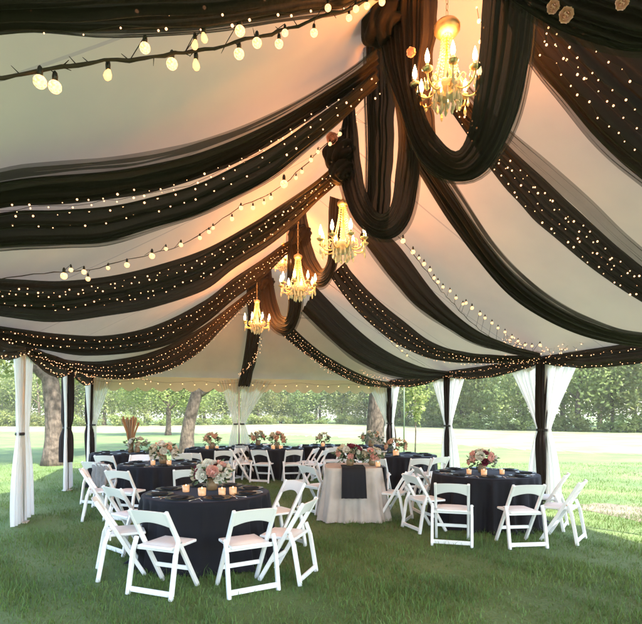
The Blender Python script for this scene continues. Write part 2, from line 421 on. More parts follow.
for x, y in poles:
    mb = MB(); mb.tube([(x,y,0),(x,y,EAVE)], .035, 10); mb.box((x,y,.01), (.18,.18,.02)); link('pole', local(mb, tent), M['pole'], tent)

# ------------------------------------------------------------------ curtains at the poles
def curtain(x, y, d, Wt, Wb, label, zt=EAVE-.04, tie_h=1.36, mtl='curtain', group='white sheer curtains tied to the poles', seed=0, off=.05, pinch=.13):
    r = random.Random(seed); d = Vector((d[0], d[1], 0)).normalized(); nrm = d.cross(Vector((0,0,1)))
    t = empty('sheer_curtain', (x,y,0), label=label, cat='curtain', group=group)
    n, m = 44, 40; rows = []; ph = r.uniform(0,6)
    for i in range(n):
        z = zt + (.03-zt)*i/(n-1)
        if z > tie_h:
            u = (z-tie_h)/(zt-tie_h); w = pinch + (Wt-pinch)*u**1.15
        else:
            u = (tie_h-z)/tie_h; w = pinch + (Wb-pinch)*(1-(1-u)**2.2)
        row = []
        for k in range(m):
            v = k/(m-1); am = .012 + .03*min(1, w/.6)
            q = d*(off + v*w) + nrm*(am*math.sin(6.283*7*v+ph+.8*math.sin(z*2)) + am*.5*math.sin(6.283*3.1*v+2*ph))
            row.append(q + Vector((0,0,z - .05*v*v*(1 if i == 0 else 0))))
        rows.append(row)
    mb = MB(); mb.grid(rows); link('fabric', mb, M[mtl], t)
    mb = MB(); mb.lathe([(.055,-.022),(.066,-.014),(.066,.014),(.055,.022)], 14, (d.x*(off+.045), d.y*(off+.045), tie_h)); link('tie', mb, M['tie'], t)
def pole_drape(x, y, label, r0=.085, z0=.02, tie_h=1.36, seed=0):
    r = random.Random(seed); ph = r.uniform(0,6)
    t = empty('pole_drape', (x,y,0), label=label, cat='drape', group='black drapes wrapped round the tent poles')
    rows = []; n, m = 40, 44
    for i in range(n):
        z = EAVE-.03 + (z0-EAVE+.03)*i/(n-1); g = 1 - .35*math.exp(-((z-tie_h)/.12)**2) + .18*math.exp(-((z-(tie_h-.45))/.4)**2)
        rows.append([Vector(((r0*g*(1+.16*math.sin(9*a+ph+z*.8)+.09*math.sin(5*a-ph+z)))*math.cos(a)+.02*math.sin(z*2+ph),
                              (r0*g*(1+.16*math.sin(9*a+ph+z*.8)+.09*math.sin(5*a-ph+z)))*math.sin(a), z)) for a in [2*PI*k/m for k in range(m)]])
    mb = MB(); mb.grid(rows, True); link('fabric', mb, M['black'], t)
    mb = MB(); mb.lathe([(r0*.7,-.025),(r0*.85,-.02),(r0*.85,.02),(r0*.7,.025)], 14, (0,0,tie_h)); link('tie', mb, M['tie'], t)
B_, F_ = (0,1), (0,-1)
curtain(XR, RP[2], B_, 1.0, .42, 'white sheer curtain on the far side of the right front pole', seed=1)
curtain(XR, RP[2], F_, .85, .40, 'white sheer curtain on the near side of the right front pole', seed=2)
pole_drape(XR, RP[2], 'thick black drape round the right front pole behind the bright table', .105, seed=1)
curtain(XR, RP[1], B_, .85, .32, 'white sheer curtain left of the middle right pole', seed=3)
curtain(XR, RP[1], F_, .8, .55, 'white sheer curtain right of the middle right pole', seed=4)
pole_drape(XR, RP[1], 'black drape round the middle right pole', .085, seed=2)
curtain(XR, RP[0], (-1,0), .8, .2, 'white sheer curtain left of the right back corner pole beside the thick trunk', seed=5)
curtain(XR, RP[0], F_, .6, .3, 'white sheer curtain right of the right back corner pole', seed=6)
pole_drape(XR, RP[0], 'black drape round the right back corner pole', .13, seed=3)
curtain(1.83, YB, (-1,0), .55, .3, 'white sheer curtain left of the back centre pole', seed=7)
curtain(1.83, YB, (1,0), .95, .35, 'wide white sheer curtain right of the back centre pole', seed=8)
curtain(XL, LP[0], (1,0), .55, .12, 'white sheer curtain right of the left back corner pole', seed=9)
curtain(XL, LP[0], F_, .5, .3, 'white sheer curtain left of the left back corner pole', seed=10)
pole_drape(XL, LP[0], 'black drape round the left back corner pole', .10, .3, seed=4)
curtain(XL, LP[1], B_, .5, .45, 'white sheer curtain right of the second left pole', seed=11)
curtain(XL, LP[1], F_, .3, .25, 'white sheer curtain left of the second left pole', seed=12)
pole_drape(XL, LP[1], 'black drape round the second left pole beside the old trunk', .11, .62, seed=5)
curtain(XL, LP[2], B_, .66, .74, 'tall white curtain with black tie at the left edge', seed=13, off=-.16, pinch=.46)
curtain(XL, LP[2], F_, .35, .4, 'white curtain panel outside the frontmost left pole', seed=14)

# ------------------------------------------------------------------ ceiling drapes
def edge(pix, a, b, d0, d1, dm):
    out = []; n = len(pix)
    for i, (x, y) in enumerate(pix):
        u = i/(n-1); d = d0 + (d1-d0)*u + dm*math.sin(PI*u)
        z = min(roof_depth(x, y, d), plane_depth(x, a, b)) if a else roof_depth(x, y, d)
        if z > 60: z = 12
        out.append(P(x, y, z))
    # even out the depth
    for _ in range(2):
        out = [out[0]] + [(out[i-1]+out[i]*2+out[i+1])/4 if False else out[i] for i in range(1, n-1)] + [out[-1]]
    return out
RIB = {}
def ribbon(key, label, U, L, a=None, b=None, w=.3, folds=5, amp=.05, sheer=None, dm=.22, fairy=(), spacing=.11, seed=0, d0=.12, d1=.06, scale=1.0, end=None):
    a1 = (a[0], a[1]-w/2) if a else None; b1 = (b[0], b[1]-w/2) if a else None
    a2 = (a[0], a[1]+w/2) if a else None; b2 = (b[0], b[1]+w/2) if a else None
    E1 = edge(U, a1, b1, d0, d1, dm); E2 = edge(L, a2, b2, d0, d1, dm)
    if end: E1 = E1 + [Vector(end[0])]; E2 = E2 + [Vector(end[1])]
    F1 = E1
    if sheer and sheer[0] <= 0:
        c1, c2 = cr(E1, 24), cr(E2, 24); F1 = [p.lerp(q, .30) for p, q in zip(c1, c2)]; F2 = c2
    else: F2 = E2
    o, rows, nors = cloth_strip('ceiling_drape', F1, F2, M['black'], folds=folds, amp=amp, seed=seed)
    tag(o, label, 'drape', 'black drapes swept from the ridge to the eaves')
    RIB[key] = (rows, nors)
    if sheer:
        A = [p.lerp(q, max(0,sheer[0])) for p, q in zip(cr(E1, 40), cr(E2, 40))]; B = [p.lerp(q, sheer[1]) for p, q in zip(cr(E1, 40), cr(E2, 40))]
        cloth_strip('sheer_layer', A, B, M['sheer'], o, folds=folds*.6, amp=amp*.8, seed=seed+50)
    for i, (v, lab) in enumerate(fairy):
        line = []
        for r_, n_ in zip(rows, nors):
            k = v*(len(r_)-1); k0 = int(k); k1 = min(k0+1, len(r_)-1)
            line.append(r_[k0].lerp(r_[k1], k-k0) + n_*.035)
        fairy_string(line, lab, spacing, .011, scale)
    return o

K0, K1, K2, K3, K4 = (2.2,2.2), (1.85,4.26), (2.05,6.0), (2.2,8.95), (2.1,12.2)
ribbon('L0', 'black drape across the top left corner of the tent', [(420,-170),(380,-95),(300,-62),(150,-42),(12,-34),(-120,0),(-200,60)],
       [(400,-40),(355,1),(300,13),(200,27),(100,31),(12,29),(-110,50),(-200,90)], folds=6, sheer=(.9,1.12), end=((XL+.05,1.75,2.70),(XL+.05,1.9,2.62)), seed=1,
       fairy=((.74,'upper fairy lights on the top left black drape'),(.9,'lower fairy lights on the top left black drape')), spacing=.17)
ribbon('L1a', 'black drape with sheer upper edge above the long sheer gap on the left', [(378,46),(347,70),(303,97),(251,122),(200,140),(160,149),(110,157),(60,161),(12,166),(-50,185),(-110,240)],
       [(376,74),(347,94),(320,112),(260,150),(200,178),(150,192),(110,199),(60,204),(12,207),(-50,222),(-110,262)], K1, (XL,5.0), .3, folds=5, sheer=(-.02,.55), end=((XL+.05,4.05,2.72),(XL+.05,4.2,2.66)), seed=2,
       fairy=((.72,'fairy lights on the upper drape of the large left pair'),(.95,'fairy lights along the lower hem of the upper left drape')), spacing=.13)
ribbon('L1b', 'broad black drape below the long sheer gap on the left', [(377,72),(347,97),(320,117),(260,155),(200,183),(150,198),(110,206),(60,210),(12,212),(-50,228),(-110,265)],
       [(372,88),(347,114),(303,152),(270,178),(231,199),(199,214),(154,228),(103,242),(60,244),(12,246),(-50,256),(-110,285)], K1, (XL,5.3), .35, folds=4, sheer=(.85,1.12), end=((XL+.05,4.25,2.68),(XL+.05,4.4,2.60)), seed=3,
       fairy=((.12,'fairy lights along the upper edge of the broad left drape'),(.3,'sparse second row of fairy lights on the broad left drape')), spacing=.14)
ribbon('L2', 'black drape falling left from the rosette knot with rows of fairy lights', [(337,163),(313,183),(279,206),(251,224),(205,249),(154,266),(110,276),(60,281),(12,279),(-40,278),(-70,290)],
       [(340,182),(316,203),(296,224),(268,246),(234,269),(205,290),(154,307),(103,317),(51,322),(12,318),(-40,310),(-70,308)], K2, (XL,6.6), .4, folds=6, sheer=(.3,.62), end=((XL+.05,5.8,2.72),(XL+.05,6.0,2.62)), seed=4,
       fairy=((.12,'uppermost fairy lights on the drape below the rosette knot'),(.3,'second fairy light row on the drape below the rosette knot'),(.72,'lowest fairy lights on the drape below the rosette knot'),(.5,'middle fairy light row on the drape below the rosette knot')), spacing=.10, scale=.95)
ribbon('L3', 'dark drape sweeping from the third ridge knot to the left pole', [(297,238),(286,243),(268,256),(234,279),(205,301),(154,326),(103,336),(60,334),(12,328),(-30,322)],
       [(299,248),(287,254),(262,279),(234,299),(205,324),(171,344),(137,352),(86,356),(45,350),(12,344),(-30,335)], K3, (XL,8.3), .4, folds=6, seed=5,
       fairy=((.15,'fairy lights on the upper fold of the lower left drape'),(.45,'fairy lights on the middle fold of the lower left drape'),(.8,'fairy lights on the bottom fold of the lower left drape')), spacing=.085, scale=.9)
ribbon('L4', 'lowest left drape sagging from the fourth ridge knot to the back corner', [(264,284),(255,287),(234,303),(200,328),(154,351),(103,361),(70,360),(41,352),(10,346)],
       [(266,292),(255,298),(241,309),(220,331),(200,352),(171,369),(137,378),(110,379),(82,373),(55,364),(30,358)], K4, (XL,10.6), .4, folds=6, seed=6, d0=.2,
       fairy=((.2,'upper fairy lights on the lowest left drape'),(.5,'middle fairy lights on the lowest left drape'),(.75,'fairy lights near the hem of the lowest left drape'),(.95,'hem fairy lights on the lowest left drape')), spacing=.075, scale=.95)
# right side
ribbon('R0', 'wide black drape filling the top right corner dotted with lights', [(500,-150),(600,-80),(700,-20),(800,50),(900,130)],
       [(505,10),(530,57),(562,98),(596,138),(630,170),(700,220),(800,275)], folds=7, end=((XR-.05,1.4,2.72),(XR-.05,1.6,2.62)), seed=7, sheer=(.85,1.05), w=.4,
       fairy=((.5,'uppermost fairy lights on the top right drape'),(.64,'second row of fairy lights on the top right drape'),(.75,'third row of fairy lights on the top right drape'),(.86,'lowest fairy lights on the top right drape')), spacing=.12)
ribbon('R1', 'black drape with two glowing rows of lights right of the large chandelier', [(468,84),(504,124),(547,160),(590,198),(629,236),(690,285)],
       [(452,112),(478,150),(500,182),(520,203),(539,225),(588,265),(629,294),(690,328)], K1, (XR,3.4), .4, folds=5, end=((XR-.05,4.3,2.72),(XR-.05,4.5,2.62)), seed=8, sheer=(-.05,.3),
       fairy=((.2,'uppermost light row on the drape right of the large chandelier'),(.36,'second light row on the drape right of the large chandelier'),(.6,'third light row on the drape right of the large chandelier'),(.85,'lowest light row on the drape right of the large chandelier')), spacing=.10)
ribbon('R2', 'plain black drape with grey sheer edge running to the right margin', [(425,140),(456,184),(494,242),(532,282),(570,308),(600,322),(629,331),(680,335),(730,330)],
       [(405,150),(423,180),(445,214),(475,255),(513,297),(551,321),(588,336),(629,345),(680,346),(730,338)], (2.0,5.1), (XR,4.9), .5, folds=5, end=((XR-.05,4.5,2.72),(XR-.05,4.7,2.62)), seed=9, sheer=(-.02,.35))
ribbon('R3', 'black drape beside the string of glowing globe bulbs on the right', [(368,215),(385,232),(400,247),(438,297),(475,329),(513,346),(540,354)],
       [(360,236),(375,257),(392,279),(419,308),(453,331),(475,343),(513,353),(540,358)], (2.05,6.6), (XR,8.1), .4, folds=4, seed=10, sheer=(.7,1.1))
ribbon('R4', 'speckled black drape from the second chandelier to the right front pole', [(345,262),(351,272),(378,300),(405,322),(430,341),(457,351),(498,356),(541,356)],
       [(330,276),(354,308),(385,336),(419,355),(450,362),(498,363),(541,360)], (2.15,8.0), (XR,8.6), .4, folds=5, seed=11,
       fairy=((.2,'upper fairy lights on the speckled right drape'),(.5,'middle fairy lights on the speckled right drape'),(.8,'lower fairy lights on the speckled right drape')), spacing=.09, scale=.85)
ribbon('R5', 'black drape with teal sheen falling to the middle right pole', [(316,287),(354,326),(385,350),(419,366),(449,372)],
       [(302,311),(330,338),(357,360),(392,376),(425,379),(449,377)], (2.2,9.6), (XR,11.6), .45, folds=4, seed=12, sheer=(.75,1.1))
ribbon('R6', 'narrow black drape thick with lights at the right back corner', [(283,318),(316,348),(344,366),(370,378),(391,383)],
       [(274,328),(300,350),(330,370),(360,384),(391,388)], (2.15,11.6), (XR,14.9), .5, folds=4, seed=13,
       fairy=((.15,'upper light row on the right back corner drape'),(.5,'middle light row on the right back corner drape'),(.85,'lower light row on the right back corner drape')), spacing=.10, scale=1.0)
def loop(label, outer, inner, seed, folds=8, amp=.034, n=60, name='ridge_swag', group='black swags looped along the ridge', dz=.12):
    sh = [(x,y,z) for x,y,z in outer]
    o, rows, nors = cloth_strip(name, [P(x,y,z+dz) for x,y,z in outer], [P(x,y,z-dz) for x,y,z in inner], M['black'], folds=folds, amp=amp, seed=seed, n=n, bulge=.07, wob=.009)
    if name == 'ridge_swag':
        E1 = cr([P(x,y,z+dz) for x,y,z in outer], 40); E2 = cr([P(x,y,z-dz) for x,y,z in inner], 40)
        cloth_strip('sheer_layer', [a.lerp(b,-.13) for a,b in zip(E1,E2)], [a.lerp(b,.35) for a,b in zip(E1,E2)], M['sheer'], o, folds=4, amp=.03, seed=seed+60, wob=.02)
    return tag(o, label, 'drape', group)
loop('huge black swag hanging in a U round the large chandelier',
     [(372,-30,4.0),(378,25,4.3),(386,70,4.2),(400,108,4.05),(421,160,3.9),(446,179,3.75),(470,180,3.65),(490,166,3.5),(513,124,3.35),(528,60,3.2),(533,12,3.1),(540,-45,3.0),(549,-150,3.0),(552,-200,3.0)],
     [(428,-45,4.0),(424,10,4.25),(420,60,4.2),(421,95,4.05),(430,125,3.9),(445,146,3.75),(457,151,3.65),(466,135,3.5),(474,98,3.35),(480,50,3.2),(482,12,3.1),(488,-45,3.0),(505,-150,3.0),(530,-200,3.0)], 21, 9, .036, 80)
loop('second black swag looped below the ridge left of the wide chandelier drape',
     [(347,104,5.9),(338,160,6.0),(343,190,5.9),(355,220,5.7),(374,237,5.5),(394,238,5.3),(409,222,5.1),(417,190,4.9),(418,140,4.8),(408,80,4.7)],
     [(355,102,5.9),(360,158,6.0),(364,180,5.9),(369,200,5.7),(379,213,5.5),(388,210,5.3),(394,190,5.1),(397,160,4.9),(397,120,4.8),(388,70,4.7)], 22, 8)
loop('long straight fall of black fabric beside the second swag', [(366,30,4.5),(367,100,5.2),(368,160,5.6),(365,230,5.9)], [(396,20,4.5),(395,100,5.1),(393,160,5.5),(388,230,5.8)], 23, 6, .035, 40)
loop('third black swag hanging between the second and third chandeliers',
     [(299,204,9.0),(289,232,8.9),(290,252,8.8),(298,272,8.6),(313,286,8.4),(325,286,8.2),(334,272,8.0),(338,250,7.8),(340,228,7.5),(342,200,7.2)],
     [(305,203,9.0),(309,230,8.9),(313,248,8.8),(317,260,8.6),(322,268,8.4),(326,265,8.2),(328,255,8.0),(328,240,7.8),(328,224,7.5),(330,196,7.2)], 24, 8)
loop('lowest black swag nearest the smallest chandelier',
     [(266,260,12.1),(261,283,12),(262,305,11.8),(268,322,11.5),(279,333,11),(291,333,10.6),(299,318,10.2),(302,298,9.8),(303,270,9.4),(302,244,9.1)],
     [(270,260,12.1),(273,281,12),(276,298,11.8),(280,311,11.5),(284,317,11),(287,315,10.6),(288,303,10.2),(287,288,9.8),(287,268,9.4),(288,246,9.1)], 25, 8)
loop('black drape falling down the middle of the back roof panel', [(258,262,12.1),(247,286,12.2),(248,320,12.9),(244,355,13.8),(238,386,14.8)], [(264,262,12.1),(264,286,12.2),(262,320,12.9),(257,355,13.8),(250,386,14.8)], 26, 4, .05, 40, 'hip_drape', 'black drapes swept from the ridge to the eaves', .05)
loop('dark fabric fall behind the large chandelier', [(393,-40,4.0),(396,30,4.35),(399,90,4.6),(412,150,4.6)], [(440,-40,4.0),(437,20,4.35),(432,80,4.6),(436,140,4.6)], 29, 4, .04, 40)
# top-right horizontal swag with roses
loop('black swag along the ridge above the top right corner', [(480,-25,3.0),(540,20,2.75),(590,42,2.6),(640,52,2.5),(700,40,2.4)], [(500,-70,3.0),(560,-30,2.8),(610,-10,2.65),(660,0,2.5),(720,-20,2.4)], 27, 5, .04, 40)

# rosette knots
def rosette(pt, r, label):
    mb = MB(); rows = []
    for i in range(44):
        a = PI*i/43; row = []
        for k in range(80):
            b = 2*PI*k/80; q = r*(.92+.20*abs(math.sin(2*b+5*a+.4*math.sin(3*b)))+.07*math.sin(7*a-2*b)+.03*math.sin(9*b+9*a))
            row.append((q*math.sin(a)*math.cos(b), q*math.sin(a)*math.sin(b), q*.85*math.cos(a)))
        rows.append(row)
    mb.grid(rows, True); o = link('drape_knot', mb, M['black']); o.location = pt; o.rotation_euler = (.5,.3,r*20)
    return tag(o, label, 'knot', 'gathered black fabric knots on the ridge')
rosette(P(383,22,4.35), .19, 'gathered black knot at the top of the huge swag')
rosette(P(339,154,6.0), .18, 'black rosette knot above the second chandelier'); rosette(P(342,172,6.0), .14, 'smaller black bunch just under the rosette knot')
rosette(P(300,236,8.95), .20, 'black knot on the ridge above the third chandelier')
rosette(P(266,284,12.1), .20, 'black knot on the ridge above the smallest chandelier')

# eave swags
def eave_swag(x, y0, y1, drop, sag, label, seed, lights=True, x1=None):
    n = 9; U, L = [], []
    for k in range(n):
        u = k/(n-1); px = x + ((x1 or x)-x)*u; y = y0+(y1-y0)*u; c = 4*u*(1-u)
        U.append(Vector((px, y, EAVE+.05-.03*c))); L.append(Vector((px+(.06 if x < 0 else -.06)*c, y, EAVE-.04-drop-sag*c)))
    o, rows, nors = cloth_strip('eave_swag', U, L, M['black'], folds=4, amp=.05, seed=seed, n=50)
    tag(o, label, 'drape', 'black swags along the eaves')
    if lights:
        ctr = Vector((XC, 6, 2)); 
        for v in (.35, .9):
            k = int(v*(len(rows[0])-1)); side = .05 if x < 0 else -.05
            fairy_string([r_[k]+Vector((side,0,0)) for r_ in rows], ('upper' if v < .5 else 'hem')+' fairy lights on the '+label.replace('black ','').replace('the ',''), .10, .02, .95, 'fairy light strings on the eave swags')
eave_swag(XR-.05, RP[0], RP[1], .06, .18, 'black eave swag between the right back corner and middle right pole', 31)
eave_swag(XR-.05, RP[1], RP[2], .06, .17, 'black eave swag between the middle and right front poles', 32)
eave_swag(XR-.05, RP[2], RP[3], .06, .22, 'black eave swag from the right front pole to the right margin', 33)
eave_swag(XL+.05, LP[0], LP[1], .10, .22, 'black eave swag between the left back corner and second left pole', 34)
eave_swag(XL+.05, LP[1], LP[2], .10, .24, 'black eave swag between the second and first left poles', 35)
eave_swag(XL+.05, LP[2], LP[3], .10, .24, 'black eave swag at the left margin above the white curtain', 36)

# ------------------------------------------------------------------ globe light strings
def globe_mesh(r):
    mb = MB(); mb.lathe([(.001,-r)]+[(r*math.sin(a), -r*math.cos(a)) for a in [PI*k/9 for k in range(1,9)]]+[(.001,r)], 14); me = mb.mesh('globe'); me.materials.append(M['globe']); return me
GLOBE = globe_mesh(.5)
mb = MB(); mb.lathe([(.001,-.62),(.22,-.55),(.36,-.3),(.33,0),(.2,.3),(.16,.42),(.001,.42)], 12); EDISON = mb.mesh('edison'); EDISON.materials.append(M['edison'])
mb = MB(); mb.lathe([(.001,0),(.014,0),(.016,.03),(.012,.05),(.004,.06),(.001,.06)], 10); SOCK = mb.mesh('socket'); SOCK.materials.append(M['socket'])
def globe_string(label, wire_pts, bulbs, r=.006, thorny=False, seed=0):
    base = wire_pts[len(wire_pts)//2]; t = empty('globe_light_string', base, label=label, cat='string lights', group='globe bulb strings under the roof')
    w = cr(wire_pts, 60); rr = random.Random(seed); mb = MB()
    pts = [p-base+Vector((rr.gauss(0,.004),rr.gauss(0,.004),rr.gauss(0,.006))) for p in w]
    mb.tube(pts, [r*rr.uniform(.8,1.25) for _ in pts], 6)
    if thorny:
        for k in range(34):
            p = pts[rr.randrange(2,58)]; mb.tube([p, p+Vector((rr.uniform(-.05,.05), rr.uniform(-.03,.03), rr.uniform(-.05,.06)))], [.004,.0015], 4)
        mb.tube([p+Vector((0,.008*math.sin(i*.9),.010*math.cos(i*.9))) for i, p in enumerate(pts)], .0035, 5)
    link('wire', mb, M['wire'], t)
    for b in bulbs:
        pos, size, kind = b; size *= .84 if thorny else .92
        q = Vector(pos); near_ = min(w, key=lambda p: (p-q).length)
        up = q.z + size*.5 + .05
        sk = bpy.data.objects.new('socket', SOCK); COL.objects.link(sk); sk.parent = t; sk.location = q-base+Vector((0,0,size*.42))
        s_ = size/.07; sk.scale = (s_,s_,s_)
        o = bpy.data.objects.new('bulb', EDISON if kind == 'e' else GLOBE); COL.objects.link(o); o.parent = t; o.location = q-base; o.scale = (size,size,size)
        if kind == 'e': o.rotation_euler = (rr.uniform(-.2,.2), rr.uniform(-.5,.2), 0)
        c = q + Vector((0,0,size*.42+.04))
        m2 = MB(); m2.tube([near_-base, c-base], .0025, 4); link('lead', m2, M['socket'], t)
    return t
def on_roof(px, py, d=.25): return P(px, py, roof_depth(px, py, d))
w1 = [Vector((XL+.03,3.0,2.75))] + [on_roof(x,y,.3) for x,y in [(-60,90),(12,76),(60,68),(100,62),(150,57),(200,50),(250,39),(290,28),(330,14),(360,4),(385,-4)]]
zb = lambda x,y: on_roof(x,y,.36)
globe_string('thick vine-wrapped string with large globe bulbs across the upper left', w1,
    [(zb(40,82),.075,'g'),(zb(55,87),.075,'g'),(zb(145,48),.065,'g'),(zb(172,64),.075,'g'),(zb(108,74),.07,'e'),(zb(196,64),.07,'e'),(zb(195,44),.06,'e'),(zb(204,37),.06,'e'),(zb(240,31),.07,'g'),(zb(239,54),.075,'g'),(zb(257,43),.07,'g'),(zb(279,44),.065,'g'),(zb(285,33),.05,'g'),(zb(314,33),.06,'g'),(zb(349,18),.05,'g'),(zb(356,9),.05,'g'),(zb(328,8),.05,'g'),(zb(367,6),.05,'g'),(zb(382,2),.055,'g')], .009, True, 1)
w2 = [Vector((XL+.03,6.9,2.75))] + [on_roof(x,y,.3) for x,y in [(-15,284),(20,276),(60,272),(90,270),(110,264),(150,254),(180,246),(210,228),(240,207),(265,196),(290,180),(320,150),(345,128)]]
B2 = [(64,276,.08),(71,270,.05),(84,272,.06),(88,279,.06),(108,268,.05),(127,265,.07),(152,256,.08),(166,249,.05),(181,245,.06),(200,238,.055),(209,232,.055),(213,228,.05),(232,219,.06),(241,208,.06),(253,208,.06),(264,203,.05),(271,198,.06),(284,184,.11),(296,178,.05),(302,172,.05),(311,160,.055),(318,152,.05),(330,144,.05),(340,134,.05)]
globe_string('long string of small globe bulbs across the left roof panel', w2, [(zb(x,y),s*.9,'g') for x,y,s in B2], .004, False, 2)
w3p = [(398,236),(412,252),(430,276),(455,306),(475,326),(495,340),(520,350),(545,352),(580,352),(630,348)]
def on_r(x, y, d=.3):
    return P(x, y, min(roof_depth(x,y,d), plane_depth(x, (2.05,6.2), (XR,7.6))))
B3 = [(403,241,.085),(413,252,.08),(419,258,.05),(424,264,.07),(430,270,.06),(434,278,.06),(438,282,.06),(443,287,.055),(450,291,.05),(456,298,.055),(463,304,.05),(466,303,.06),(472,308,.07),(480,314,.06),(485,318,.055),(492,323,.055),(498,328,.05),(505,332,.05),(512,337,.05),(518,341,.05),(525,345,.05),(532,346,.05),(540,345,.06)]
globe_string('glowing globe bulb string running down the right roof panel', [on_r(x,y) for x,y in w3p[:8]], [(on_r(x,y,.36),s*.85,'g') for x,y,s in B3], .004, False, 3)
w4 = [(326,282),(345,296),(365,318),(385,338),(405,354),(425,366)]
on4 = lambda x,y,d=.3: P(x,y,min(roof_depth(x,y,d), plane_depth(x,(2.2,8.6),(XR,10.5))))
globe_string('small bulb string between the two drapes below the second chandelier', [on4(x,y) for x,y in w4], [(on4(347+i*5.0, 297+i*5.0-.0009*i*i*12,.34), .04, 'g') for i in range(13)], .003, False, 4)
# golden tangle at the right front pole, back valance lights, knot lights, garland on the hip drape
A0 = Vector((XR-.15, RP[2], EAVE))
fairy_string([A0+Vector((-.05-.05*math.sin(k*1.3),-1.2+k*.055,.08+.10*math.sin(k*.9)*math.cos(k*.37))) for k in range(44)], 'dense golden tangle of fairy lights at the top of the right front pole', .03, .05, 1.15, 'fairy light clusters')
fairy_string([A0+Vector((-.3-.4*k/20*1.2,-.1+.1*math.sin(k),.10+.22*k/20+.05*math.sin(k*1.7))) for k in range(21)], 'short golden run of fairy lights above the right front pole', .03, .06, 1.1, 'fairy light clusters')
C0 = Vector((XR-.2, RP[0]-.2, EAVE+.03))
fairy_string([C0+Vector((-k*.075, -.1+.03*math.sin(k), .03*math.sin(k*1.1)+ .0016*k*k)) for k in range(40)], 'golden fairy lights gathered at the right back corner', .035, .03, 1.2, 'fairy light clusters')
fairy_string([Vector((XL+.1+.06*k, YB-.08, EAVE-.05+.05*math.sin(k*.5))) for k in range(26)], 'fairy lights gathered at the left back corner', .05, .035, 1.25, 'fairy light clusters')
fairy_string([P(x,y,6.0) for x,y in [(365,62),(352,105),(358,118),(362,112),(353,128),(356,140),(346,150),(330,172),(336,180),(325,192)]], 'scattered fairy lights round the rosette knot', .06, .05, 1.2, 'fairy light clusters')
fairy_string([P(x,y,z) for x,y,z in [(399,66,4.6),(390,78,4.7),(378,92,4.8),(371,100,5.0)]], 'short fairy light run beside the long fabric fall', .10, .03, 1.2, 'fairy light clusters')
fairy_string([P(x,y,3.9) for x,y in [(478,4),(476,18),(482,30),(480,42),(474,40)]], 'few bright fairy lights right of the large chandelier', .08, .04, 1.7, 'fairy light clusters')
fairy_string([P(x,y,z) for x,y,z in [(505,-5,3.0),(525,10,2.95),(545,32,2.9),(565,60,2.85),(590,95,2.9)]], 'fairy lights beside the peach roses at the top right', .09, .04, 1.0, 'fairy light clusters')
fairy_string([P(x,y,z) for x,y,z in [(262,338,13.0),(259,350,13.3),(252,362,13.7),(243,372,14.2),(238,376,14.4)]], 'garland of tiny lights across the back panel drape', .03, .03, 1.0, 'fairy light clusters')
fairy_string([P(x,y,z) for x,y,z in [(285,332,11.3),(300,345,11.8),(315,362,12.6),(335,376,13.5)]], 'faint run of lights left of the right back corner drape', .07, .02, .8, 'fairy light clusters')
vb = [Vector((XL+.2+k*.09, YB-.06, EAVE-.14+.03*math.sin(k*1.2))) for k in range(96)]
globe_string('row of small warm bulbs along the cream back valance', vb[::4], [(Vector((XL+.45+i*.335, YB-.08, EAVE-.20-.02*(i%2))), .035, 'g') for i in range(25)], .003, False, 5)

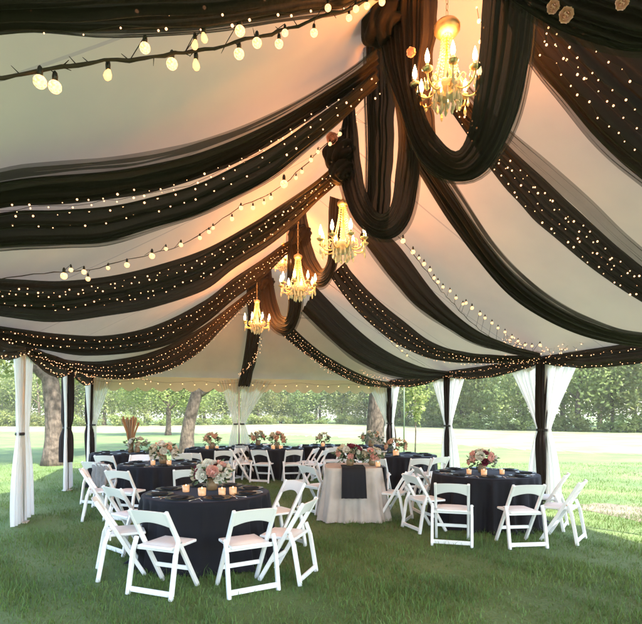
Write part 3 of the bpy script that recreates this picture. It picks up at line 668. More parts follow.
# ------------------------------------------------------------------ chandeliers
def make_chandelier(r=.30):
    t = empty('chandelier')
    mb = MB(); mb.lathe([(.001,.54),(.02,.54),(.03,.525),(.06,.515),(.072,.50),(.07,.48),(.055,.465),(.03,.455),(.001,.45)], 20); link('crown', mb, M['gold'], t)
    mb = MB(); 
    for k in range(14):
        z = .54+.05*k; a = .012; rot = (k%2)*PI/2
        mb.tube([(a*math.cos(q)*math.cos(rot), a*math.cos(q)*math.sin(rot), z+.03*math.sin(q)) for q in [2*PI*j/8 for j in range(9)]], .003, 4)
    link('chain', mb, M['gold'], t)
    mb = MB(); mb.tube([(0,0,.02),(0,0,.45)], .012, 8); mb.lathe([(.001,.0),(.03,.01),(.05,.06),(.025,.12),(.018,.2),(.035,.25),(.018,.3),(.001,.31)], 14); link('column', mb, M['gold'], t)
    mb = MB(); mb.lathe([(.001,-.07),(.05,-.065),(.10,-.04),(.135,0),(.145,.03),(.13,.05),(.12,.035),(.10,.01),(.001,-.02)], 20); link('bowl', mb, M['bead'], t)
    # strands of beads from the crown to the bowl
    for k in range(12):
        a = 2*PI*k/12; mb = MB()
        for j in range(17):
            u = j/16; rad = .045 + .095*u**1.8; z = .48 - .43*u
            mb.lathe([(.001,-.011),(.009,0),(.001,.011)], 5, (rad*math.cos(a), rad*math.sin(a), z))
        link('bead_strand', mb, M['bead'], t)
    drop = MB(); drop.lathe([(.001,.035),(.004,.03),(.004,.012),(.012,-.015),(.015,-.032),(.009,-.05),(.001,-.06)], 6); DROP = drop.mesh('crystal_drop', False); DROP.materials.append(M['crystal'])
    sl_ = MB(); sl_.lathe([(.001,0),(.012,0),(.012,.055),(.001,.055)], 10); SLV = sl_.mesh('candle_sleeve'); SLV.materials.append(M['sleeve'])
    fb = MB(); fb.lathe([(.001,0),(.014,.006),(.022,.032),(.018,.062),(.008,.095),(.001,.115)], 12); BLB = fb.mesh('candle_bulb'); BLB.materials.append(M['flame'])
    for k in range(8):
        a = 2*PI*(k+.3)/8; ca, sa = math.cos(a), math.sin(a); mb = MB()
        pr = [(.10,.0),(.15,-.035),(.21,-.04),(.27,-.01),(.29,.03),(.29,.055)]
        mb.tube(cr([(p*ca, p*sa, z) for p, z in pr], 14), .008, 6)
        mb.tube(cr([(p*ca, p*sa, z) for p, z in [(.12,.05),(.17,.085),(.20,.05),(.18,.02),(.16,.04)]], 12), .005, 5)
        mb.lathe([(.001,.05),(.03,.055),(.05,.075),(.048,.078),(.02,.066),(.001,.066)], 12, (.29*ca,.29*sa,0)); link('arm', mb, M['gold'], t)
        c = bpy.data.objects.new('candle', SLV); COL.objects.link(c); c.parent = t; c.location = (.29*ca,.29*sa,.066)
        f = bpy.data.objects.new('bulb', BLB); COL.objects.link(f); f.parent = c; f.location = (0,0,.053)
        for j in range(3):
            b = a + (j-1)*.16; q = bpy.data.objects.new('crystal_drop', DROP); COL.objects.link(q); q.parent = t
            rad = .29 if j == 1 else .275; q.location = (rad*math.cos(b), rad*math.sin(b), .02-(.05 if j == 1 else .015)); q.rotation_euler = (0,0,b)
            q.scale = (1,1,1.15 if j == 1 else .8)
    for k in range(14):
        b = 2*PI*k/14; q = bpy.data.objects.new('crystal_drop', DROP); COL.objects.link(q); q.parent = t; q.location = (.125*math.cos(b),.125*math.sin(b),-.05); q.scale = (1.1,1.1,1.2)
    for k in range(6):
        b = 2*PI*k/6; q = bpy.data.objects.new('crystal_drop', DROP); COL.objects.link(q); q.parent = t; q.location = (.06*math.cos(b),.06*math.sin(b),-.10); q.scale = (1.1,1.1,1.2)
    pl = bpy.data.lights.new('chandelier_glow', 'POINT'); pl.energy = 18; pl.color = (1,.29,.03); pl.shadow_soft_size = .14
    po = bpy.data.objects.new('lamp', pl); COL.objects.link(po); po.parent = t; po.location = (0,0,.28)
    return t
ch0 = make_chandelier()
for i, (px, py, z, s, lab) in enumerate([
    (447,92,4.0,.86,'largest crystal chandelier with flame bulbs inside the huge black swag'),
    (343,248,6.35,1.0,'second crystal chandelier hanging below the rosette knot'),
    (298,290,8.3,.98,'third crystal chandelier over the middle of the tent'),
    (284,266,10.0,.75,'chandelier half hidden behind the third crystal one'),
    (257,326,11.2,.98,'smallest farthest chandelier before the back roof panel')]):
    o = ch0 if i == 0 else copy_tree(ch0)
    o.location = P(px, py, z); o.scale = (s,s,s*1.12); o.rotation_euler = (0,0,.35*i+.2); tag(o, lab, 'chandelier', 'crystal chandeliers along the ridge')
    if i == 4:
        for q in ch0.children:
            if q.name.startswith('crown'): q.scale = (1.65,1.65,1.8); q.location = (0,0,-.37)

# ------------------------------------------------------------------ flowers
def blossom_mesh(name, mtl, seed, r=.05):
    rr = random.Random(seed); mb = MB()
    for ring, (n, rho, top, lip) in enumerate([(3,.34,.25,.05),(4,.52,.55,.12),(5,.72,.85,.22),(6,.92,1.15,.34)]):
        for k in range(n):
            a = 2*PI*(k+rr.uniform(-.12,.12))/n + ring*.8; half = 1.05 if n < 5 else .82; t_ = top*rr.uniform(.85,1.15); rows = []
            for i in range(6):
                u = i/5; row = []
                for j in range(7):
                    v = j/6*2-1; ph = 2.6+(t_+.22*v*v-2.6)*u; az = a + half*v*math.sin(PI*(.30+.55*u))
                    q = rho*(1+lip*u**3+.05*v*v*u+.04*ring*u)
                    row.append(Vector((q*math.sin(ph)*math.cos(az), q*math.sin(ph)*math.sin(az), q*.8*math.cos(ph)))*r)
                rows.append(row)
            mb.grid(rows)
    mb.lathe([(.001,-.6*r),(.25*r,-.4*r),(.25*r,.0),(.15*r,.2*r),(.001,.25*r)], 9)
    me = mb.mesh(name); me.materials.append(mtl); return me
BL = {k: blossom_mesh('blossom_'+k, M['p_'+k], i, .052) for i, k in enumerate(('white','blush','peach','wine','cream'))}
def leaf_clump(rad, n, seed, size=.05, zc=0, squash=.7):
    rr = random.Random(seed); mb = MB()
    for _ in range(n):
        d = Vector((rr.gauss(0,1), rr.gauss(0,1), rr.gauss(0,1)*.8+.25)).normalized(); p = d*rad*rr.uniform(.55,1.15); p.z = p.z*squash+zc
        u = (d + Vector((rr.gauss(0,.5),rr.gauss(0,.5),rr.gauss(0,.5)))).normalized(); w = u.orthogonal().normalized(); w = (Matrix.Rotation(rr.uniform(0,6.28),3,u) @ w)
        s = size*rr.uniform(.6,1.3)
        mb.add([p, p+u*s*.5+w*s*.26, p+u*s*1.1, p+u*s*.5-w*s*.26], [(0,1,2,3)])
    return mb
VASE = MB(); VASE.lathe([(.001,0),(.05,0),(.055,.02),(.06,.06),(.05,.10),(.055,.12),(.045,.12),(.04,.10)], 16); VASE = VASE.mesh('vase'); VASE.materials.append(M['vase'])
LEAFM = [leaf_clump(.155, 150, 40+i, .05).mesh('foliage', False) for i in range(3)]
for q in LEAFM: q.materials.append(M['leafd'])
def bouquet(px, z, h, label, cols, n=14, s=1.0, seed=0, wide=1.0):
    rr = random.Random(seed); t = empty('flower_arrangement', G(px, z, h), label=label, cat='flowers', group='flower arrangements on the tables')
    v = bpy.data.objects.new('vase', VASE); COL.objects.link(v); v.parent = t; v.scale = (s,s,s)
    f = bpy.data.objects.new('foliage', LEAFM[seed%3]); COL.objects.link(f); f.parent = t; f.location = (0,0,.17*s); f.scale = (s*wide,s,s)
    for k in range(n):
        # golden spiral over the upper part of a dome
        y = 1-(k+.5)/n*1.25; a = k*2.39996+seed; rad = math.sqrt(max(0,1-y*y))
        d = Vector((rad*math.cos(a), rad*math.sin(a), y)); p = d*.15*s*rr.uniform(.9,1.15); p.z = p.z*.9 + .175*s; p.x *= wide
        b = bpy.data.objects.new('blossom', BL[cols[rr.randrange(len(cols))]]); COL.objects.link(b); b.parent = t; b.location = p
        b.rotation_euler = d.to_track_quat('Z','Y').to_euler(); q = s*rr.uniform(.55,1.05); b.scale = (q,q,q)
    return t

# ------------------------------------------------------------------ tables
def round_cloth(r, h, seed, folds=22):
    rr = random.Random(seed); mb = MB(); m = 176; ph = rr.uniform(0,6); rows = []
    for rad in (.001, r*.35, r*.7, r*.93, r*.985): rows.append([(rad*math.cos(2*PI*k/m), rad*math.sin(2*PI*k/m), h) for k in range(m)])
    amps = [rr.uniform(.4,1.2) for _ in range(m)]
    for i in range(15):
        u = i/14; row = []
        for k in range(m):
            a = 2*PI*k/m
            f = math.sin(folds*a+ph+1.3*math.sin(3*a+ph)) + .5*math.sin(folds*1.7*a-ph+u*.8) 
            q = r + .004 + .06*u**1.3 + .045*(u**.45)*f*(.7+.5*math.sin(2.3*a+ph)) + .018*u*math.sin(5*a+ph) + .035*max(0,u-.93)/.07*(1+f)
            row.append((q*math.cos(a), q*math.sin(a), h-.006-(h-.018)*u))
        rows.append(row)
    mb.grid(rows, True); return mb
CLOTHS = [round_cloth(.75, .75, s).mesh('tablecloth') for s in (1,2,3)]
for c in CLOTHS: c.materials.append(M['cloth'])
TABLES = {}
def table(key, px, z, r, label, i):
    t = empty('round_table', G(px, z), i*.7, label=label, cat='table', group='round tables under black cloths')
    o = bpy.data.objects.new('tablecloth', CLOTHS[i%3]); COL.objects.link(o); o.parent = t; o.scale = (r/.75, r/.75, 1)
    TABLES[key] = (px, z, r); return t
table('T1', 207, 5.95, .72, 'round black-clothed table with four candles nearest the viewer on the left', 0)
table('T2', 161, 9.4, .75, 'round black table directly behind the candlelit front left table', 1)
table('T3', 123, 12.0, .72, 'black table with tall reed vase by the left back corner', 2)
table('T4', 212, 13.6, .70, 'black table in front of the slanting trunk', 0)
table('T5', 277, 13.6, .72, 'black table behind the pair of chairs at the tent centre', 1)
table('T6', 256, 14.9, .70, 'farthest black table right of the back centre pole', 2)
table('T7', 322, 14.7, .70, 'black table at the back beneath the treeline', 0)
table('T8', 369, 14.4, .66, 'black table before the thick right trunk', 1)
table('T9', 403, 11.4, .74, 'black table with an orange candle glow before the right back corner', 2)
table('T10', 485, 7.9, .79, 'round black table on the right with candles and red flowers', 1)
def pix_of(cx, z): return CX + F*cx/z
def tpos(key, ang, rad, h=.752):
    px, z, r = TABLES[key]; c = G(px, z, h); a = TH_ANG + ang
    return c + cam2w(rad*math.sin(math.radians(ang)), rad*math.cos(math.radians(ang)))
TH_ANG = 0
# sweetheart table
def sweetheart():
    t = empty('square_table', G(353, 8.25), -TH, label='small square table in beige cloth with black runner and garland', cat='table')
    mb = MB(); m = 160; h = .83; a0 = .44; rows = []
    def sq(a, s):
        c, d = math.cos(a), math.sin(a); e = 5.0; q = (abs(c)**e+abs(d)**e)**(-1/e); return q*s*c, q*s*d
    for s in (.001, .2, .35, .425, .436): rows.append([(*sq(2*PI*k/m, s), h) for k in range(m)])
    for i in range(16):
        u = i/15; row = []
        for k in range(m):
            a = 2*PI*k/m; f = math.sin(17*a+.6+1.5*math.sin(2*a)) + .5*math.sin(31*a+1)
            x, y = sq(a, a0 + .01 + .10*u**1.4 + .034*u**.8*f); row.append((x, y, h-.006-(h-.02)*u))
        rows.append(row)
    mb.grid(rows, True); link('tablecloth', mb, M['beige'], t)
    mb = MB(); rows = []
    for i in range(26):
        d = i*.045; row = []
        for k in range(12):
            v = k/11-.5
            if d < .50: q = (v*.36-.02, .03-d, h+.010+.003*math.sin(v*30))
            else: q = (v*(.36+.06*(d-.5))-.02, -.49-.20*(d-.5)**.8+.020*math.sin(v*30+1)*(d-.45)*2, h+.006-(d-.5))
            row.append(q)
        rows.append(row)
    mb.grid(rows[:22]); link('table_runner', mb, M['napkin'], t)
    mb = MB(); rows = []
    for i in range(14):
        d = i*.04; row = []
        for k in range(10):
            v = k/9-.5
            if d < .12: q = (.36+d*.8, v*.3-.2, h+.008)
            else: q = (.475+.05*(d-.12)+.015*math.sin(v*22), v*.32-.2, h+.004-(d-.12))
            row.append(q)
        rows.append(row)
    mb.grid(rows); link('side_runner', mb, M['slate'], t)
sweetheart()

# ------------------------------------------------------------------ flowers, candles, plates
bouquet(212, 6.1, .752, 'white and blush bouquet with one burgundy bloom on the front left table', ['white','blush','blush','cream','white','wine'], 22, 1.12, 1, 1.2)
bouquet(163, 9.35, .752, 'peach and white bouquet on the second left table', ['peach','white','cream','peach'], 14, 1.25, 2, 1.2)
bouquet(137, 12.0, .752, 'pale green and cream flowers beside the reed vase', ['cream','white'], 9, 1.15, 3, 1.3)
bouquet(212, 13.5, .752, 'peach flowers on the table before the slanting trunk', ['peach','cream','peach'], 9, 1.3, 4)
bouquet(277, 13.5, .752, 'peach and leafy flowers on the centre back table', ['peach','cream','blush'], 10, 1.35, 5)
bouquet(258, 14.8, .752, 'amber flowers on the farthest table', ['peach','cream'], 9, 1.3, 6)
bouquet(323, 14.6, .752, 'small cream flowers on the table beneath the treeline', ['cream','peach'], 8, 1.2, 7)
bouquet(371, 14.3, .752, 'cream flowers in front of the thick trunk', ['cream','white','peach'], 9, 1.4, 8, 1.3)
bouquet(396, 11.3, .752, 'peach flowers over the orange candle', ['peach','cream','peach'], 10, 1.2, 9, 1.2)
bouquet(482, 7.95, .752, 'dark red and blush bouquet on the right table', ['wine','white','blush','cream','blush'], 19, 1.1, 10, 1.2)
bouquet(350, 8.15, .835, 'white garland bouquet with burgundy bloom left on the beige table', ['white','cream','blush','white','wine'], 15, 1.05, 11, 1.4)
bouquet(372, 8.2, .835, 'blush and leafy bouquet right on the beige table', ['white','blush','cream'], 12, .9, 12, 1.4)
# tall reed vase
t = empty('reed_vase', G(131, 12.1, .752), label='tall bundle of dried brown reeds flaring from a vase', cat='vase')
mb = MB(); mb.lathe([(.001,0),(.07,0),(.06,.08),(.05,.2),(.06,.28),(.05,.28)], 14); link('vase', mb, M['vase'], t)
for k in range(16):
    a = rnd.uniform(0,6.28); s = rnd.uniform(.03,.22); mb = MB(); L = rnd.uniform(.62,.86)
    mb.tube([(.03*math.cos(a),.03*math.sin(a),.05),(s*.5*math.cos(a),s*.5*math.sin(a),L*.6),(s*1.1*math.cos(a),s*1.1*math.sin(a),L)], [.012,.02,.024], 7); link('reed', mb, M['reed'], t)
mb = MB(); mb.lathe([(.001,0),(.034,0),(.038,.01),(.040,.075),(.036,.075),(.034,.05),(.001,.05)], 16); VG = mb.mesh('votive_glass'); VG.materials.append(M['votive'])
mb = MB(); mb.lathe([(.001,0),(.006,.006),(.007,.014),(.003,.028),(.001,.034)], 8); VF = mb.mesh('votive_flame'); VF.materials.append(M['flamelet'])
def votive(px, z, h, label, s=1.0):
    t = empty('votive_candle', G(px, z, h), label=label, cat='candle', group='lit votive candles on the tables'); s *= .86; t.scale = (s,s,s)
    g = bpy.data.objects.new('glass', VG); COL.objects.link(g); g.parent = t
    f = bpy.data.objects.new('flame', VF); COL.objects.link(f); f.parent = t; f.location = (0,0,.052)
for px, z, s, lab in [(186,5.95,1.2,'leftmost lit votive on the front left table'),(202,5.68,1.3,'lit votive in front of the blush flowers'),(222,5.72,1.2,'lit votive below the burgundy bloom'),(233,5.76,1.25,'rightmost lit votive on the front left table'),
    (153,9.1,1.2,'lit votive left of the peach bouquet'),(169,9.1,1.2,'lit votive right of the peach bouquet'),(484,7.55,1.3,'lit votive in front of the red bouquet'),(469,7.7,1.1,'lit votive left of the red bouquet'),(502,7.7,1.1,'lit votive right of the red bouquet'),
    (273,13.2,1.5,'lit votive left of the centre back flowers'),(281,13.2,1.5,'lit votive right of the centre back flowers'),(396,11.0,1.9,'large glowing orange candle on the right back table'),(207,13.2,1.3,'lit votive before the trunk table flowers'),(217,13.2,1.3,'second lit votive before the trunk table flowers'),(323,14.3,1.5,'lit votive beneath the treeline')]:
    votive(px, z, .752, lab, s)
votive(378, 8.0, .835, 'lit votive on the right of the beige table', 1.1)
mb = MB(); mb.lathe([(.001,.006),(.09,.006),(.10,.010),(.15,.018),(.152,.014),(.10,.0),(.001,.0)], 32); PL = mb.mesh('plate'); PL.materials.append(M['plate'])
mb = MB(); mb.box((0,0,.019), (.10,.17,.014)); NK = mb.mesh('napkin', False); NK.materials.append(M['napkin'])
mb = MB(); mb.tube([(0,-.09,.004),(0,.02,.005),(0,.05,.004)], [.0035,.003,.006], 5); mb.box((0,.075,.005),(.018,.05,.003)); FK = mb.mesh('fork'); FK.materials.append(M['steel'])
mb = MB(); mb.tube([(0,-.10,.004),(0,0,.005)], [.005,.004], 5); mb.box((.003,.055,.005),(.016,.11,.003)); KN = mb.mesh('knife'); KN.materials.append(M['steel'])
def single(name, me, loc, rz, label, cat, group):
    o = bpy.data.objects.new(name, me); COL.objects.link(o); o.location = loc; o.rotation_euler = (0,0,rz); return tag(o, label, cat, group)
dirs = {0:'far',45:'far right',90:'right',135:'near right',180:'near',225:'near left',270:'left',315:'far left'}
desc = dict(T1='front left table', T2='second left table', T10='right table', T9='orange candle table', T3='reed vase table', T4='trunk table', T5='centre back table', T6='farthest table', T7='treeline table', T8='thick trunk table')
for key in TABLES:
    offs = {'T1': 20, 'T10': 10}.get(key, 22)
    for a in range(0, 360, 45):
        ang = a+offs; r = TABLES[key][2]-.19; p = tpos(key, ang, r); d = dirs[a]; rz = -(TH+math.radians(ang+180))
        o = single('charger_plate', PL, p, 0, f'glossy black charger plate on the {d} side of the {desc[key]}', 'plate', 'black charger plates on the tables')
        single('napkin', NK, p, rz, f'folded charcoal napkin on the {d} plate of the {desc[key]}', 'napkin', 'charcoal napkins on the plates')
        if key in ('T1','T10','T2'):
            side = Vector((math.cos(rz), math.sin(rz), 0))
            single('fork', FK, p-side*.185, rz, f'steel fork beside the {d} plate of the {desc[key]}', 'fork', 'forks on the tables'); single('knife', KN, p+side*.185, rz, f'steel knife beside the {d} plate of the {desc[key]}', 'knife', 'knives on the tables')

# ------------------------------------------------------------------ chairs
def make_chair():
    t = empty('folding_chair', (0,0,0)); hw = .205
    def line(z): return .215 - .47*(z/.79)       # y of the long upright at height z
    for s in (-1, 1):
        mb = MB(); x = s*hw
        mb.bar((x, line(0), 0), (x*.98, line(.79), .79), .034, .042); 
        link('upright', mb, M['chair'], t, .008)
        mb = MB(); xo = s*(hw+.037)
        mb.bar((xo, -.235, 0), (xo, -.165, .40), .036, .042); mb.bar((xo, -.167, .39), (xo*.995, -.118, .515), .034, .040); link('rear_leg', mb, M['chair'], t, .008)
    for s in (-1, 1):
        mb = MB(); mb.tube([(s*(hw+.050), -.118, .50), (s*(hw+.062), -.118, .50)], .009, 8); link('bolt', mb, M['steel'], t)
    mb = MB(); rows = []
    for j in range(15):                         # bowed back panel with a curved lower edge
        v = (j/14-.5)*2; x = v*(hw-.004); bow = -.028*(1-v*v)
        top = .785 + .012*(1-v*v); bot = .655 + .025*(1-v*v) - .03*v*v
        rows.append([(x, line(top)+bow+.011, top), (x, line(top)+bow-.011, top), (x, line(bot)+bow-.011, bot), (x, line(bot)+bow+.011, bot)])
    mb.grid(rows, True); n = len(mb.v); mb.f += [(3,2,1,0), (n-4,n-3,n-2,n-1)]; link('backrest', mb, M['chair'], t, .005)
    mb = MB(); mb.box((0,.03,.435), (2*hw-.03,.385,.030)); link('seat', mb, M['chair'], t, .01)
    mb = MB(); rows = []
    for i in range(9):
        v = i/8*2-1; row = []
        for j in range(9):
            u = j/8*2-1; e = (1-v**6)*(1-u**6); row.append((u*(hw-.03), .035+v*.17, .449+.018*e))
        rows.append(row)
    mb.grid(rows); link('seat_pad', mb, M['pad'], t)
    mb = MB(); mb.bar((-hw-.03,-.226,.055), (hw+.03,-.226,.055), .020, .050, (0,1,0)); link('rear_crossbar', mb, M['chair'], t, .006)
    mb = MB(); mb.bar((-hw,line(.20),.20), (hw,line(.20),.20), .020, .042, (0,1,0)); link('front_crossbar', mb, M['chair'], t, .006)
    mb = MB(); mb.bar((-hw-.03,-.12,.415), (hw+.03,-.12,.415), .016, .04, (0,1,0)); link('hinge_bar', mb, M['chair'], t, .004)
    return t
c0 = make_chair(); used = [False]
CH = [ # px, depth, facing (deg right of view), label
 (166,4.82,22,'white folding chair at the very front left, seen from behind'),
 (245,4.88,-30,'white folding chair at the front centre turned toward the candlelit table'),
 (287,5.22,-72,'white folding chair in profile right of the front left table'),
 (279,6.45,-128,'white folding chair between the front left table and the profile chair'),
 (122,5.35,66,'white folding chair in profile at the left of the front left table'),
 (131,6.25,40,'white folding chair tucked behind the left profile chair'),
 (127,8.05,16,'white folding chair in front of the second left table'),
 (99,8.15,68,'white folding chair at the left margin of the second left table, in profile'),
 (101,9.5,20,'white folding chair at far left with a grey shawl beside it'),
 (137,10.6,175,'white folding chair behind the second left table facing the viewer'),
 (188,8.2,-12,'white folding chair between the two left tables'),
 (181,11.4,-20,'left one of two small white chairs before the slanting trunk'),
 (196,11.6,10,'right one of two small white chairs before the slanting trunk'),
 (223,12.3,-15,'white folding chair left of the crossed chairs at the back'),
 (241,12.6,75,'white chair in profile left of the centre pair'),
 (247,13.2,60,'white chair tucked behind the centre pair'),
 (263,12.5,18,'left chair of the centre pair seen from behind'),
 (292,12.5,-16,'right chair of the centre pair seen from behind'),
 (307,13.0,-72,'first slanted white chair right of the centre table'),
 (316,12.4,-70,'second slanted white chair right of the centre table'),
 (318,8.7,52,'white folding chair left of the beige table'),
 (394,7.95,-66,'white folding chair in profile right of the beige table'),
 (379,10.2,24,'white folding chair behind the beige table'),
 (417,10.2,-8,'white folding chair in front of the orange candle table'),
 (433,10.5,-30,'white folding chair right of the orange candle table'),
 (425,7.35,70,'white folding chair in profile left of the red flower table'),
 (430,8.5,80,'white folding chair behind the profile chair at the red flower table'),
 (452,6.6,15,'white folding chair at the near left of the red flower table'),
 (519,6.5,-7,'white folding chair at the near right of the red flower table'),
 (548,7.5,-58,'white folding chair against the right front pole'),
 (562,6.75,-52,'outermost white folding chair on the open right lawn side'),
 (110,10.9,8,'white folding chair in front of the reed vase table'),
 (148,11.2,-30,'white folding chair right of the reed vase table'),
 (233,13.1,-60,'white chair at the right side of the trunk table'),
 (331,13.4,-14,'white chair in front of the treeline table'),
 (346,13.6,60,'white chair left of the thick trunk table'),
 (387,12.3,50,'white chair left of the orange candle table'),
 (292,14.4,-100,'white chair at the right end of the centre back table'),
 (247,14.2,30,'white chair before the farthest table'),
 (272,14.6,160,'white chair behind the centre back flowers'),
 (365,12.9,-10,'white chair between the beige table and the trunk table'),
]
for i, (px, z, a, lab) in enumerate(CH):
    o = c0 if i == 0 else copy_tree(c0)
    o.location = G(px, z, 0); o.rotation_euler = (0,0,-(TH+math.radians(a))); tag(o, lab, 'chair', 'white folding chairs round the tables')
# grey shawl over a chair back
def shawl():
    mb = MB(); rows = []
    for i in range(22):
        s = i/21; row = []
        for k in range(18):
            v = k/17-.5
            if s < .5: y, z = -.27-.05*(.5-s), .82-(.5-s)*.9
            else: y, z = -.20+.05*(s-.5), .82-(s-.5)*.7
            row.append((v*.36*(1+.15*math.sin(s*5))+.01*math.sin(s*20), y+.03*math.sin(v*24+s*4)+.012*math.sin(k*2.1+i), z+.02*math.cos(v*9)-.03*abs(v)))
        rows.append(row)
    mb.grid(rows); o = link('shawl', mb, M['shawl'], None, 0, .012); o.location = G(113, 9.1); o.rotation_euler = (0,0,-(TH+math.radians(30)))
    tag(o, 'grey knitted shawl draped over a chair back', 'shawl')
o = copy_tree(c0); o.location = G(113, 9.1); o.rotation_euler = (0,0,-(TH+math.radians(30))); tag(o, 'white folding chair under the grey shawl', 'chair', 'white folding chairs round the tables')
shawl()
# roses pinned to the drapes
mb = BL
def rose(px, py, z, col, s, label):
    o = bpy.data.objects.new('rose', BL[col]); COL.objects.link(o); o.location = P(px,py,z); o.scale = (s,s,s)
    o.rotation_euler = (Vector((.9*math.sin(px),-.4,H-.6+.8*math.cos(px)))-o.location).to_track_quat('Z','Y').to_euler(); tag(o, label, 'rose', 'roses pinned to the drapes')
rose(553,7,2.66,'blush',.48,'upper peach rose on the top right swag'); rose(566,15,2.63,'blush',.55,'lower peach rose on the top right swag')
rose(411,52,4.0,'blush',.55,'blush rose left of the large chandelier'); rose(622,3,2.4,'blush',.45,'peach rose at the top right edge')
rose(332,138,5.8,'blush',1.0,'blush rose on top of the rosette knot')

# ------------------------------------------------------------------ trees
def crown_mesh(name, seed, rx, rz, clumps, per, size, low=-.8):
    rr = np.random.RandomState(seed); C = []
    while len(C) < clumps:
        p = rr.uniform(-1, 1, 3)
        d = np.linalg.norm(p)
        if .35 < d < 1 and p[2] > low: C.append(p*np.array([rx, rx, rz])*rr.uniform(.85,1.12))
    C = np.array(C); n = clumps*per; cen = np.repeat(C, per, 0)
    p = cen + rr.normal(0, 1, (n,3))*np.array([rx,rx,rz])*.155
    u = rr.normal(0,1,(n,3)); u /= np.linalg.norm(u,axis=1)[:,None]; w = np.cross(u, rr.normal(0,1,(n,3))); w /= np.linalg.norm(w,axis=1)[:,None]
    s = (size*rr.uniform(.55,1.35,n))[:,None]
    V = np.stack([p-u*s*.6, p+w*s*.36, p+u*s*.6, p-w*s*.36], 1).astype(np.float32)
    me = bpy.data.meshes.new(name); me.vertices.add(n*4); me.vertices.foreach_set('co', V.ravel())
    me.loops.add(n*4); me.loops.foreach_set('vertex_index', np.arange(n*4, dtype=np.int32))
    me.polygons.add(n); me.polygons.foreach_set('loop_start', np.arange(0,n*4,4,dtype=np.int32)); me.polygons.foreach_set('loop_total', np.full(n,4,np.int32))
    me.update(calc_edges=True); me.materials.append(M['leaf']); return me
CR = [crown_mesh('crown', 60+i, 3.0+.5*(i%3), 4.2+.5*(i%2), 50, 120, .25) for i in range(5)]
def trunk_mesh(pts, rad, limbs, seed):
    mb = MB(); rr = random.Random(seed); c = cr(pts, 16); R = [rad[0]+(rad[1]-rad[0])*(i/15)**.8 for i in range(16)]; R[0] *= 1.35; R[1] *= 1.12
    mb.tube(c, R, 12)
    for (i, d, L, r) in limbs:
        p = c[i]; d = Vector(d).normalized(); mb.tube(cr([p, p+d*L*.45+Vector((0,0,.05*L)), p+d*L+Vector((rr.uniform(-.1,.1)*L, rr.uniform(-.1,.1)*L, .22*L))], 9), [r*(1-.08*k) for k in range(9)], 8)
    me = mb.mesh('trunk'); me.materials.append(M['bark']); return me
TR = [trunk_mesh([(0,0,-.1),(.1*i-.1,.05,2),(.15,-.1*i,4.5),(.1,.1,8)], (.2+.03*i,.06), [(5,(1,.3,.6),2.4,.08),(7,(-1,.2,.7),2.2,.07),(9,(.2,-1,.8),2,.06)], i) for i in range(3)]
def seen_between(cx, z):
    x = pix_of(cx, z)
    for lim, s in [(25,'left of the frontmost left curtain'),(66,'between the left curtains'),(90,'between the two left black drapes'),(165,'above the reed vase'),(235,'behind the slanting trunk'),(300,'right of the back centre pole'),(375,'left of the thick trunk'),(448,'between the right back corner and middle right pole'),(541,'between the middle and right front poles')]:
        if x < lim: return s
    return 'right of the right front pole'
line = cr([Vector((a,b,0)) for a,b in [(-95,72),(-60,73),(-29,74),(-14,82),(-3,90),(9,82),(17,64),(25,51),(40,43),(58,38),(80,32)]], 46)
def tree(cx, z, h, i, name='tree', lab='leafy tree in the treeline', grp='treeline trees beyond the pale field'):
    t = empty(name, cam2w(cx, z, 0), rnd.uniform(0,6.28), label=f'{lab} seen {seen_between(cx,z)}', cat='tree', group=grp)
    k = h/10.0
    tr = bpy.data.objects.new('trunk', TR[i%3]); COL.objects.link(tr); tr.parent = t; tr.scale = (k,k,k)
    c = bpy.data.objects.new('crown', CR[i%5]); COL.objects.link(c); c.parent = t; q = k*rnd.uniform(.9,1.15); c.scale = (q*1.05,q*1.05,k); c.location = (0,0,5.1*k); c.rotation_euler = (0,0,rnd.uniform(0,6))
for i, p in enumerate(line): tree(p.x+rnd.uniform(-1,1), p.y+rnd.uniform(-1.5,2), rnd.uniform(8.5,12.5), i)
for i, p in enumerate(line[1::2]): tree(p.x*1.13+rnd.uniform(-1,1), p.y*1.13+rnd.uniform(0,3), rnd.uniform(11,15), i+2, 'tree', 'taller tree in the second row')
for i, p in enumerate(line[::2]): tree(p.x*1.3+rnd.uniform(-2,2), p.y*1.3+rnd.uniform(0,5), rnd.uniform(13,18), i+1, 'tree', 'tall back row tree')
SH = [crown_mesh('bush', 80+i, 1.5, 1.05, 22, 80, .19, -.6) for i in range(3)]
for i, p in enumerate(cr([Vector((q.x*.965, q.y*.965, 0)) for q in line], 64)):
    o = bpy.data.objects.new('shrub', SH[i%3]); COL.objects.link(o); cx, z = p.x+rnd.uniform(-1,1), p.y+rnd.uniform(-1.2,.8)
    s = rnd.uniform(.7,1.35); o.location = cam2w(cx, z, .65*s); o.scale = (s*1.2,s*1.2,s); o.rotation_euler = (0,0,rnd.uniform(0,6)); tag(o, f'shrub under the treeline {seen_between(cx,z)}', 'shrub', 'shrubs at the foot of the treeline')
def big_tree(px, z, pts, rad, limbs, label, crown_at, cs, seed):
    t = empty('old_tree', G(px, z), -TH, label=label, cat='tree', group='old trees beside the tent')
    o = bpy.data.objects.new('trunk', trunk_mesh(pts, rad, limbs, seed)); COL.objects.link(o); o.parent = t
    for j, (p, s) in enumerate(crown_at[:1]):
        me = crown_mesh('crown', 90+seed, 1, 1, 60, 260, .045); c = bpy.data.objects.new('crown', me); COL.objects.link(c); c.parent = t; c.location = p; c.scale = (cs[0],cs[1],cs[2])
    return t
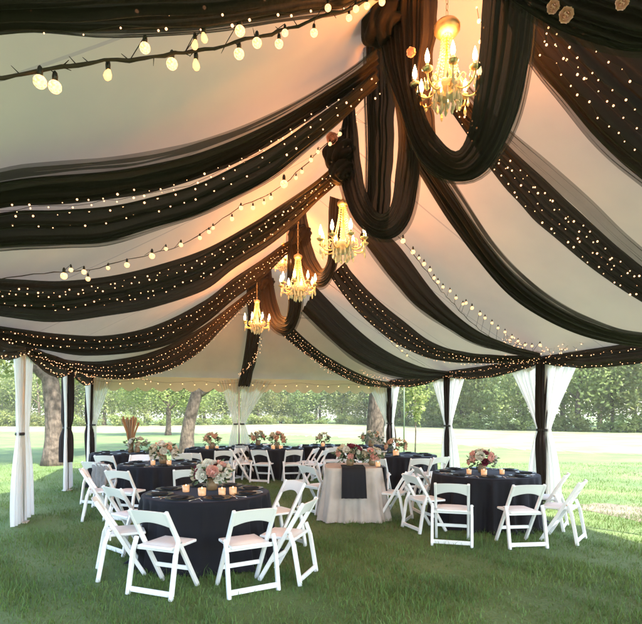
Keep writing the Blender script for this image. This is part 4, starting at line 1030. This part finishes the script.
big_tree(54, 16.6, [(0,0,-.1),(.02,0,1.4),(-.1,0,2.6),(-.35,.1,4),(-.5,.2,7)], (.33,.18), [(6,(-1,-.2,.9),3,.2),(7,(.9,.3,.8),3,.16),(9,(-.5,1,.6),3,.12)], 'old rough-barked tree with forking trunk by the left side', [((-.6,.5,6.2),1)], (4.2,3.6,3.4), 1)
big_tree(186, 20, [(0,0,-.1),(.1,0,1.2),(.5,0,2.7),(1.0,0,4.0),(1.5,0,7)], (.28,.15), [(5,(1,.1,.55),3,.12),(8,(-.8,.5,.9),3,.1),(9,(1,-.5,.8),2.5,.1)], 'slanting old tree behind the back valance', [((1.2,1.0,7.2),1)], (4.2,4.0,3.3), 2)
big_tree(375, 19, [(0,0,-.1),(.02,0,1.4),(.12,0,2.8),(.2,0,5),(.1,.2,8)], (.36,.24), [(7,(1,.2,.8),3,.15),(9,(-.9,.3,.9),3,.14)], 'thick straight trunked tree at the right back corner', [((.4,1,7.4),1)], (4.2,4.0,3.4), 3)
big_tree(168, 40, [(0,0,-.1),(.05,0,1.5),(.0,0,3),(.2,0,6)], (.22,.1), [(5,(1,0,.8),2,.1),(6,(-1,.2,.8),2,.1)], 'small pale-leaved tree standing alone on the far lawn', [((0,0,4.4),1)], (4.6,4.0,2.3), 4)
# sapling and green post right of the corner pole
t = empty('sapling', G(415, 18), label='thin leafy sapling right of the right back corner pole', cat='tree')
mb = MB(); mb.tube([(0,0,-.05),(.03,0,1),(.0,.02,2.6)], [.03,.022,.01], 7); link('trunk', mb, M['bark'], t)
c = bpy.data.objects.new('crown', crown_mesh('crown', 99, .5, 1.0, 26, 26, .11)); COL.objects.link(c); c.parent = t; c.location = (0,0,2.2)
mb = MB(); mb.tube([(0,0,0),(0,0,2.9)], .022, 8); mb.lathe([(.022,2.9),(.03,2.91),(.001,2.94)], 8); o = link('garden_post', mb, M['greenpole']); o.location = G(404, 17); tag(o, 'thin green metal post right of the right back corner pole', 'post')

# ------------------------------------------------------------------ summer haze over the field
M['haze'] = bpy.data.materials.new('haze'); M['haze'].use_nodes = True; nt = M['haze'].node_tree
nt.nodes.remove(nt.nodes['Principled BSDF']); pv = nt.nodes.new('ShaderNodeVolumePrincipled')
pv.inputs['Color'].default_value = (.95,.97,.95,1); pv.inputs['Density'].default_value = .0005; pv.inputs['Anisotropy'].default_value = .0
nt.links.new(pv.outputs[0], nt.nodes['Material Output'].inputs['Volume'])
mb = MB(); mb.box((0,0,11.5), (420,420,25)); tag(link('haze', mb.mesh('haze', False), M['haze']), kind='stuff')
S.cycles.volume_bounces = 1
